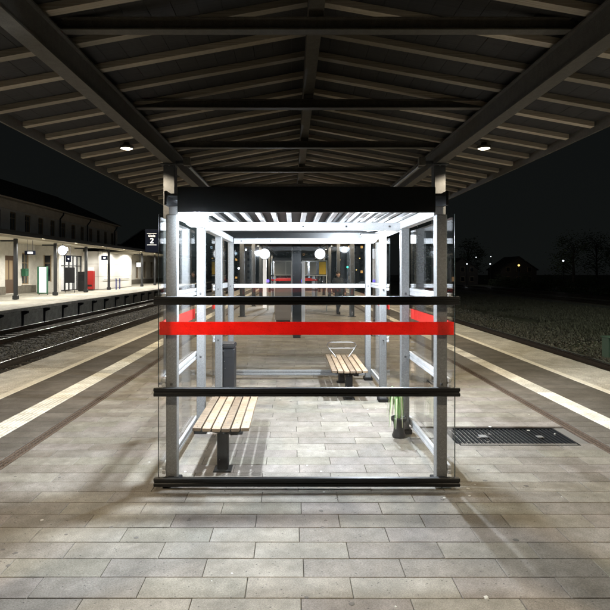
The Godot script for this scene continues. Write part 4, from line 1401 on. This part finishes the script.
func make_person() -> void:
	var t := thing("person", "person in dark jacket and trousers walking with a shoulder bag beyond the shelter", "person", Vector3(1.95, 0, -22.8))
	t.rotation.y = 0.5
	var V := func(x, y, z): return Vector3(x, y, z)
	var hipL := Vector3(-0.10, 0.92, 0.02); var hipR := Vector3(0.10, 0.92, -0.02)
	var kneeL := Vector3(-0.13, 0.50, 0.16); var kneeR := Vector3(0.12, 0.49, -0.04)
	var ankL := Vector3(-0.15, 0.10, 0.20); var ankR := Vector3(0.15, 0.11, -0.28)
	var shL := Vector3(-0.19, 1.43, 0.0); var shR := Vector3(0.19, 1.43, 0.0)
	var elL := Vector3(-0.25, 1.15, -0.06); var elR := Vector3(0.25, 1.15, 0.04)
	var wrL := Vector3(-0.24, 0.92, 0.02); var wrR := Vector3(0.24, 0.92, 0.16)
	var chest := Vector3(0, 1.30, 0.01)
	var trunk := [[Vector3(-0.09, 1.0, 0), Vector3(0.09, 1.0, 0), 0.115, 0.115], [Vector3(0, 1.02, 0), Vector3(0, 1.18, 0.0), 0.13, 0.125], [Vector3(-0.08, 1.32, 0.01), Vector3(0.08, 1.32, 0.01), 0.13, 0.13], [Vector3(-0.15, 1.43, 0), Vector3(0.15, 1.43, 0), 0.065, 0.065]]
	var arms := [[shL, elL, 0.056, 0.043], [elL, wrL, 0.043, 0.029], [shR, elR, 0.056, 0.043], [elR, wrR, 0.043, 0.029]]
	var legs := [[hipL, kneeL, 0.088, 0.058], [kneeL, ankL, 0.058, 0.040], [hipR, kneeR, 0.088, 0.058], [kneeR, ankR, 0.058, 0.040]]
	var head := [[Vector3(0, 1.46, 0), Vector3(0, 1.56, 0.01), 0.055, 0.052], [Vector3(0, 1.645, 0.0), Vector3(0, 1.685, -0.01), 0.083, 0.087], [Vector3(0, 1.585, 0.045), Vector3(0, 1.62, 0.035), 0.040, 0.058], [Vector3(0, 1.632, 0.085), Vector3(0, 1.612, 0.103), 0.012, 0.016], [Vector3(-0.085, 1.63, 0.0), Vector3(-0.087, 1.655, -0.005), 0.014, 0.016], [Vector3(0.085, 1.63, 0.0), Vector3(0.087, 1.655, -0.005), 0.014, 0.016]]
	var hands := []
	for w in [[wrL, 1.0], [wrR, -1.0]]:
		var o: Vector3 = w[0]
		var s: float = w[1]
		hands.append([o, o + Vector3(0, -0.085, 0.015), 0.026, 0.032])
		for k in 4:
			var b := o + Vector3(0.006, -0.09, -0.022 + 0.018 * k)
			var m := b + Vector3(s * 0.008, -0.036 - 0.005 * (1.5 - absf(k - 1.5)), 0.004)
			hands.append([b, m, 0.0095, 0.009])
			hands.append([m, m + Vector3(s * 0.020, -0.026, 0.004), 0.009, 0.0075])
		hands.append([o + Vector3(0, -0.035, 0.03), o + Vector3(s * 0.012, -0.085, 0.058), 0.012, 0.009])
	var feet := [[ankL, ankL + Vector3(0, -0.06, -0.01), 0.04, 0.038], [ankL + Vector3(0, -0.065, -0.03), ankL + Vector3(-0.01, -0.072, 0.15), 0.034, 0.028], [ankR, ankR + Vector3(0, -0.06, -0.01), 0.04, 0.038], [ankR + Vector3(0, -0.072, -0.03), ankR + Vector3(0.02, -0.078, 0.14), 0.034, 0.028]]
	inst("body", body_mesh(trunk + arms + legs + head + feet, 0.02, 0.03), M.skin, t)
	inst("hands", body_mesh(hands, 0.006, 0.006), M.skin, t)
	var grow := func(list, g): 
		var out := []
		for b in list:
			out.append([b[0], b[1], b[2] + g, b[3] + g])
		return out
	inst("jacket", body_mesh(grow.call(trunk + arms + [[Vector3(-0.10, 0.90, 0), Vector3(0.10, 0.90, 0), 0.12, 0.12], [Vector3(0, 1.46, -0.01), Vector3(0, 1.51, -0.005), 0.06, 0.06]], 0.016), 0.018, 0.03), M.jacket, t)
	inst("trousers", body_mesh(grow.call(legs + [[Vector3(-0.08, 0.95, 0), Vector3(0.08, 0.95, 0), 0.11, 0.11]], 0.016), 0.018, 0.03), M.trousers, t)
	inst("shoes", body_mesh(grow.call(feet, 0.008), 0.015, 0.02), M.shoe, t)
	inst("hair", body_mesh([[Vector3(0, 1.69, -0.025), Vector3(0, 1.70, -0.03), 0.094, 0.094], [Vector3(0, 1.62, -0.055), Vector3(0, 1.58, -0.05), 0.062, 0.05], [Vector3(-0.05, 1.72, 0.03), Vector3(0.05, 1.72, 0.03), 0.045, 0.045]], 0.015, 0.02), M.hair, t)
	for s in [-1.0, 1.0]:
		part("eye", Vector3(s * 0.032, 1.655, 0.079), Vector3(0.022, 0.010, 0.012), M.shoe, t, 0.003)
	part("mouth", Vector3(0, 1.578, 0.086), Vector3(0.042, 0.008, 0.01), M.bag, t, 0.002)
	var bg := thing("shoulder_bag", "dark bag hanging at the hip of the walking person", "bag", Vector3(2.22, 0, -22.93))
	part("body", Vector3(0, 0.80, 0), Vector3(0.13, 0.28, 0.34), M.bag, bg, 0.03)
	var st := S()
	tube(st, [Vector3(0, 0.93, 0.12), Vector3(-0.02, 1.25, 0.06), Vector3(-0.09, 1.52, 0.02), Vector3(-0.04, 1.25, -0.06), Vector3(0, 0.93, -0.12)], 0.012, 6)
	obj("strap", st, M.bag, bg)

# ------------------------------------------------------------------ the town in the dark
func street_lamp(label: String, px: float, py: float, d: float, m: String, r: float, e: float, c: Color) -> void:
	# placed by where it stands: px, py are metres right of the camera line and above the ground
	var t := thing("street_lamp", label, "street lamp", Vector3(px, -0.9, -d), "distant street lamps")
	var h := py + 0.9
	var st := S()
	tube(st, [Vector3(0, 0, 0), Vector3(0, h - r, 0)], [0.08, 0.05], 6)
	obj("pole", st, M.dark_post, t)
	var g := S()
	lathe(g, Vector3(0, h, 0), [[0.001, -r], [r * 0.7, -r * 0.7], [r, 0], [r * 0.7, r * 0.7], [0.001, r]], 10)
	obj("lamp_globe", g, M[m], t)
	part("cap", Vector3(0, h + r, 0), Vector3(r * 1.2, 0.05, r * 1.2), M.dark_post, t)
	if e > 0.0:
		omni(Vector3(0, h, 0), e, c, r * 0.5, t)

func tree(label: String, at: Vector3, h: float, w: float, seed_: int, dens: int) -> void:
	var t := thing("tree", label, "tree", at, "dark trees behind the tracks")
	var r := RandomNumberGenerator.new()
	r.seed = seed_
	var st := S()
	tube(st, [Vector3.ZERO, Vector3(0.1, h * 0.25, 0), Vector3(-0.05, h * 0.55, 0.1), Vector3(0.1, h * 0.85, 0)], [0.28, 0.22, 0.14, 0.04], 8)
	var clumps := []
	for k in 16:
		var a := r.randf() * TAU
		var y := lerpf(0.30, 0.95, k / 15.0)
		var rad := w * 0.5 * sin(PI * clampf(y * 0.95 - 0.05, 0, 1)) * r.randf_range(0.55, 1.0)
		var p := Vector3(cos(a) * rad, h * y, sin(a) * rad)
		tube(st, [Vector3(0, h * y * 0.72, 0), p * Vector3(0.5, 0.93, 0.5), p], [0.08, 0.05, 0.015], 5)
		clumps.append([p, w * r.randf_range(0.14, 0.24)])
	obj("trunk", st, M.bark, t)
	var cr := S()
	for k in dens:
		var c = clumps[r.randi() % clumps.size()]
		var d: Vector3 = Vector3(r.randfn(), r.randfn() * 0.8, r.randfn()) * c[1] * 0.6
		var p: Vector3 = c[0] + d
		var b := Basis.from_euler(Vector3(r.randf() * TAU, r.randf() * TAU, 0)) * r.randf_range(0.10, 0.22)
		face(cr, [p - b.x, p - b.z * 0.5, p + b.x, p + b.z * 0.5], b.y)
	obj("crown", cr, M["leaf%d" % (seed_ % 3)], t)

func house(label: String, at: Vector3, w: float, h: float, dpt: float, lit: Array) -> void:
	var t := thing("town_house", label, "house", at, "dark houses of the town")
	var st := S()
	prism(st, PackedVector2Array([Vector2(-w / 2, 0), Vector2(w / 2, 0), Vector2(w / 2, h), Vector2(0, h + w * 0.35), Vector2(-w / 2, h)]), -dpt, 0.0)
	obj("wall", st, M.house_wall, t)
	for s in [-1.0, 1.0]:
		st = S()
		prism(st, PackedVector2Array([Vector2(0, h + w * 0.35 + 0.05), Vector2(s * w * 0.54, h - 0.1), Vector2(s * w * 0.54, h + 0.1), Vector2(0, h + w * 0.35 + 0.25)]), -dpt - 0.3, 0.3)
		obj("roof", st, M.roof_tile, t)
	for q in 6:
		var x := -w * 0.3 + w * 0.3 * (q % 3)
		var y := 0.5 + 1.9 * (q / 3)
		var win := part("window", Vector3(x, y + 0.6, 0.02), Vector3(0.8, 1.0, 0.06), M.window_frame, t)
		part("lit_window_pane" if q in lit else "window_pane", Vector3(0, 0, 0.035), Vector3(0.66, 0.86, 0.02), M.dim_warm if q in lit else M.dark_gloss, win)

func block(label: String, at: Vector3, w: float, storeys: int, seed_: int) -> void:
	var t := thing("apartment_block", label, "building", at, "apartment blocks of the town")
	var r := RandomNumberGenerator.new()
	r.seed = seed_
	part("wall", Vector3(0, storeys * 0.8, -4), Vector3(w, storeys * 1.6, 8), M.house_wall, t)
	part("roof", Vector3(0, storeys * 1.6 + 0.15, -4), Vector3(w + 0.4, 0.3, 8.4), M.roof_tile, t)
	for i in storeys:
		for j in 8:
			var lit := r.randf()
			var m: Material = M.dark_gloss
			if lit < 0.20:
				m = M.lit_warm
			elif lit < 0.30:
				m = M.lit_cool
			part("lit_window" if lit < 0.30 else "window", Vector3(-w * 0.5 + w * (j + 0.5) / 8.0, 0.9 + 1.6 * i, 0.02), Vector3(0.55, 0.62, 0.06), m, t)

# the tall yard lamp right of the picture that lights the rough grass and throws the cabinet's shadow to the left
func yard_mast() -> void:
	var t := thing("yard_lamp_mast", "tall yard lamp mast by the far tracks, right of the picture", "lamp mast", Vector3(20.5, -0.9, -13.0))
	var st := S()
	tube(st, [Vector3.ZERO, Vector3(0, 9.4, 0)], [0.11, 0.06], 8)
	obj("mast", st, M.galvanised, t)
	part("arm", Vector3(-0.45, 9.42, 0), Vector3(1.0, 0.06, 0.06), M.galvanised, t)
	part("lamp_head", Vector3(-0.9, 9.46, 0), Vector3(0.46, 0.10, 0.24), M.dark_post, t, 0.02)
	part("lamp_lens", Vector3(-0.9, 9.395, 0), Vector3(0.38, 0.02, 0.18), M.town_white, t)
	spot(Vector3(-0.9, 9.34, 0), 100.0, Color(0.93, 1.0, 0.90), 0.1, 82.0, t)

func make_town() -> void:
	var cool := Color(0.92, 0.96, 1.0)
	var warm := Color(1.0, 0.78, 0.45)
	street_lamp("warm white lamp low on the left, seen through the shelter's rear wall", -6.9, 2.15, 70.0, "town_white", 0.16, 0.8, warm)
	street_lamp("leftmost of three cool lamps in a row left of the white clock post", -6.4, 4.75, 75.0, "town_white", 0.15, 0.4, cool)
	street_lamp("middle of three cool lamps in a row left of the white clock post", -5.55, 4.75, 75.5, "town_white", 0.15, 0.4, cool)
	street_lamp("rightmost of three cool lamps in a row left of the white clock post", -4.65, 4.7, 76.0, "town_white", 0.14, 0.4, cool)
	street_lamp("left one of two teal lights beyond the walking person", 7.7, 2.45, 90.0, "town_teal", 0.17, 0.0, cool)
	street_lamp("right one of two teal lights beyond the walking person", 9.3, 2.45, 90.5, "town_teal", 0.19, 0.0, cool)
	street_lamp("warm lamp above the left teal light", 8.4, 3.75, 95.0, "town_warm", 0.12, 0.0, warm)
	street_lamp("warm lamp between the teal lights and the rear corner post", 10.8, 3.95, 96.0, "town_warm", 0.11, 0.0, warm)
	street_lamp("warm lamp just left of the shelter's rear right post", 12.3, 4.1, 98.0, "town_warm", 0.11, 0.0, warm)
	street_lamp("low warm lamp just left of the shelter's rear right post", 11.8, 2.0, 99.0, "town_warm", 0.10, 0.0, warm)
	street_lamp("faint lamp nearest the shelter on the right", 32.4, 3.1, 100.0, "town_white", 0.13, 0.6, cool)
	street_lamp("high small lamp second from the shelter on the right", 37.5, 4.6, 110.0, "town_white", 0.10, 0.0, cool)
	street_lamp("pole lamp in the middle of the dark right side", 36.7, 3.1, 100.0, "town_white", 0.13, 0.8, cool)
	street_lamp("high faint lamp above the pole lamp on the right", 44.2, 5.0, 120.0, "town_white", 0.09, 0.0, cool)
	street_lamp("warm lamp glowing on a house front on the right", 42.0, 2.85, 100.0, "town_warm", 0.20, 0.15, warm)
	street_lamp("tall pole lamp with leaves lit beside it far right", 45.2, 3.5, 90.0, "town_white", 0.15, 1.0, cool)
	house("dark gabled house with a lit yellow window on the right", Vector3(33.5, -0.9, -106.0), 6.0, 3.0, 7.0, [0])
	house("dark house behind the warm lamp on the right", Vector3(44.5, -0.9, -106.0), 7.0, 2.9, 7.0, [])
	house("dark house left of centre behind the far shelter", Vector3(-4.5, -0.9, -130.0), 10.0, 5.5, 7.0, [0, 4, 5])
	house("dark house right of centre behind the teal lights", Vector3(10.5, -0.9, -128.0), 11.0, 5.0, 7.0, [2, 3])
	block("dark apartment block with a few lit windows seen left through the shelter", Vector3(-15.5, -0.9, -142.0), 13.0, 6, 11)
	block("dark apartment block with a few lit windows seen right through the shelter", Vector3(14.0, -0.9, -140.0), 13.0, 6, 23)
	block("dark apartment block with a few lit windows behind the far shelter", Vector3(1.0, -0.9, -150.0), 12.0, 5, 37)
	yard_mast()
	var k := 0
	for q in [[50.0, 96.0, 9.0, 7.0, "dark tree beside the tall pole lamp far right"], [29.0, 112.0, 8.0, 7.0, "dark tree left of the gabled house on the right"], [57.0, 90.0, 8.5, 8.0, "dark tree at the right edge of the picture"], [38.5, 118.0, 9.5, 7.0, "dark tree between the two houses on the right"], [62.0, 110.0, 10.0, 8.0, "dark tree farthest to the right behind the tracks"], [1.5, 124.0, 8.0, 6.0, "dark tree behind the far shelter in the middle"], [-16.0, 120.0, 9.0, 7.0, "dark tree beyond the end of the station"]]:
		tree(q[4], Vector3(q[0], -0.9, -q[1]), q[2], q[3], 40 + k, 2600)
		k += 1
	# low dark hedge line beyond the tracks
	var t := thing("hedge", "low dark hedge beyond the far tracks", "hedge", Vector3(0, -0.9, 0))
	var r := RandomNumberGenerator.new()
	r.seed = 77
	var st := S()
	for i in 9000:
		var u := r.randf()
		var p := Vector3(33.0 + u * 4.0 + r.randfn() * 0.5, pow(r.randf(), 0.7) * (1.3 + 0.6 * sin(u * 37.0) + 0.5 * sin(u * 91.0)), -lerpf(40.0, 100.0, u))
		var b := Basis.from_euler(Vector3(r.randf() * TAU, r.randf() * TAU, 0)) * r.randf_range(0.08, 0.2)
		face(st, [p - b.x, p - b.z * 0.6, p + b.x, p + b.z * 0.6], b.y)
	obj("foliage", st, M.leaf0, t)
	var sk := S()
	for i in 60:
		var u := i / 59.0
		var p := Vector3(33.0 + u * 4.0, 0, -lerpf(40.0, 100.0, u))
		tube(sk, [p, p + Vector3(0.1, 1.2, 0.1)], [0.05, 0.02], 5)
	obj("stems", sk, M.bark, t)

# ------------------------------------------------------------------ all of it
func _ready() -> void:
	rng.seed = 4242
	var near := 0.05
	var cam := Camera3D.new()
	cam.name = "camera"
	cam.projection = Camera3D.PROJECTION_FRUSTUM
	cam.near = near
	cam.far = 600.0
	cam.size = near * 610.0 / 540.0
	cam.frustum_offset = Vector2(13.0, -34.0) / 540.0 * near
	cam.position = Vector3(0, 1.8, 0)
	cam.current = true
	add_child(cam)
	var we := WorldEnvironment.new()
	we.name = "world_environment"
	var env := Environment.new()
	env.background_mode = Environment.BG_SKY
	var sky := Sky.new()
	var sm := ProceduralSkyMaterial.new()
	sm.sky_top_color = lin(0.0045, 0.0052, 0.0052)
	sm.sky_horizon_color = lin(0.0054, 0.0064, 0.0061)
	sm.sky_curve = 0.15
	sm.ground_bottom_color = lin(0.003, 0.003, 0.003)
	sm.ground_horizon_color = lin(0.005, 0.0055, 0.0056)
	sky.sky_material = sm
	env.sky = sky
	env.tonemap_mode = Environment.TONE_MAPPER_LINEAR
	env.tonemap_exposure = 1.0
	env.sdfgi_enabled = true
	env.ssao_enabled = true
	env.ssil_enabled = true
	we.environment = env
	add_child(we)
	make_materials()
	make_ground()
	make_platform()
	make_floor_marks()
	make_canopy()
	make_station()
	var near_shelter := make_shelter("near glass waiting shelter with a red stripe, filling the middle of the picture", Vector3(0.122, 0, -4.5))
	var far_shelter := near_shelter.duplicate()
	far_shelter.name = numbered("waiting_shelter")
	add_child(far_shelter)
	far_shelter.position = Vector3(0.122, 0, -28.6)
	far_shelter.set_meta("label", "far glass waiting shelter with a red stripe, small in the distance")
	make_canopy_lamps()
	make_shelter_things()
	make_bulkhead("cool white lamp inside the far shelter", Vector3(-0.85, 2.235, -28.8), 14.0)
	make_track_sign()
	make_station_things()
	make_far_platform()
	make_person()
	make_town()
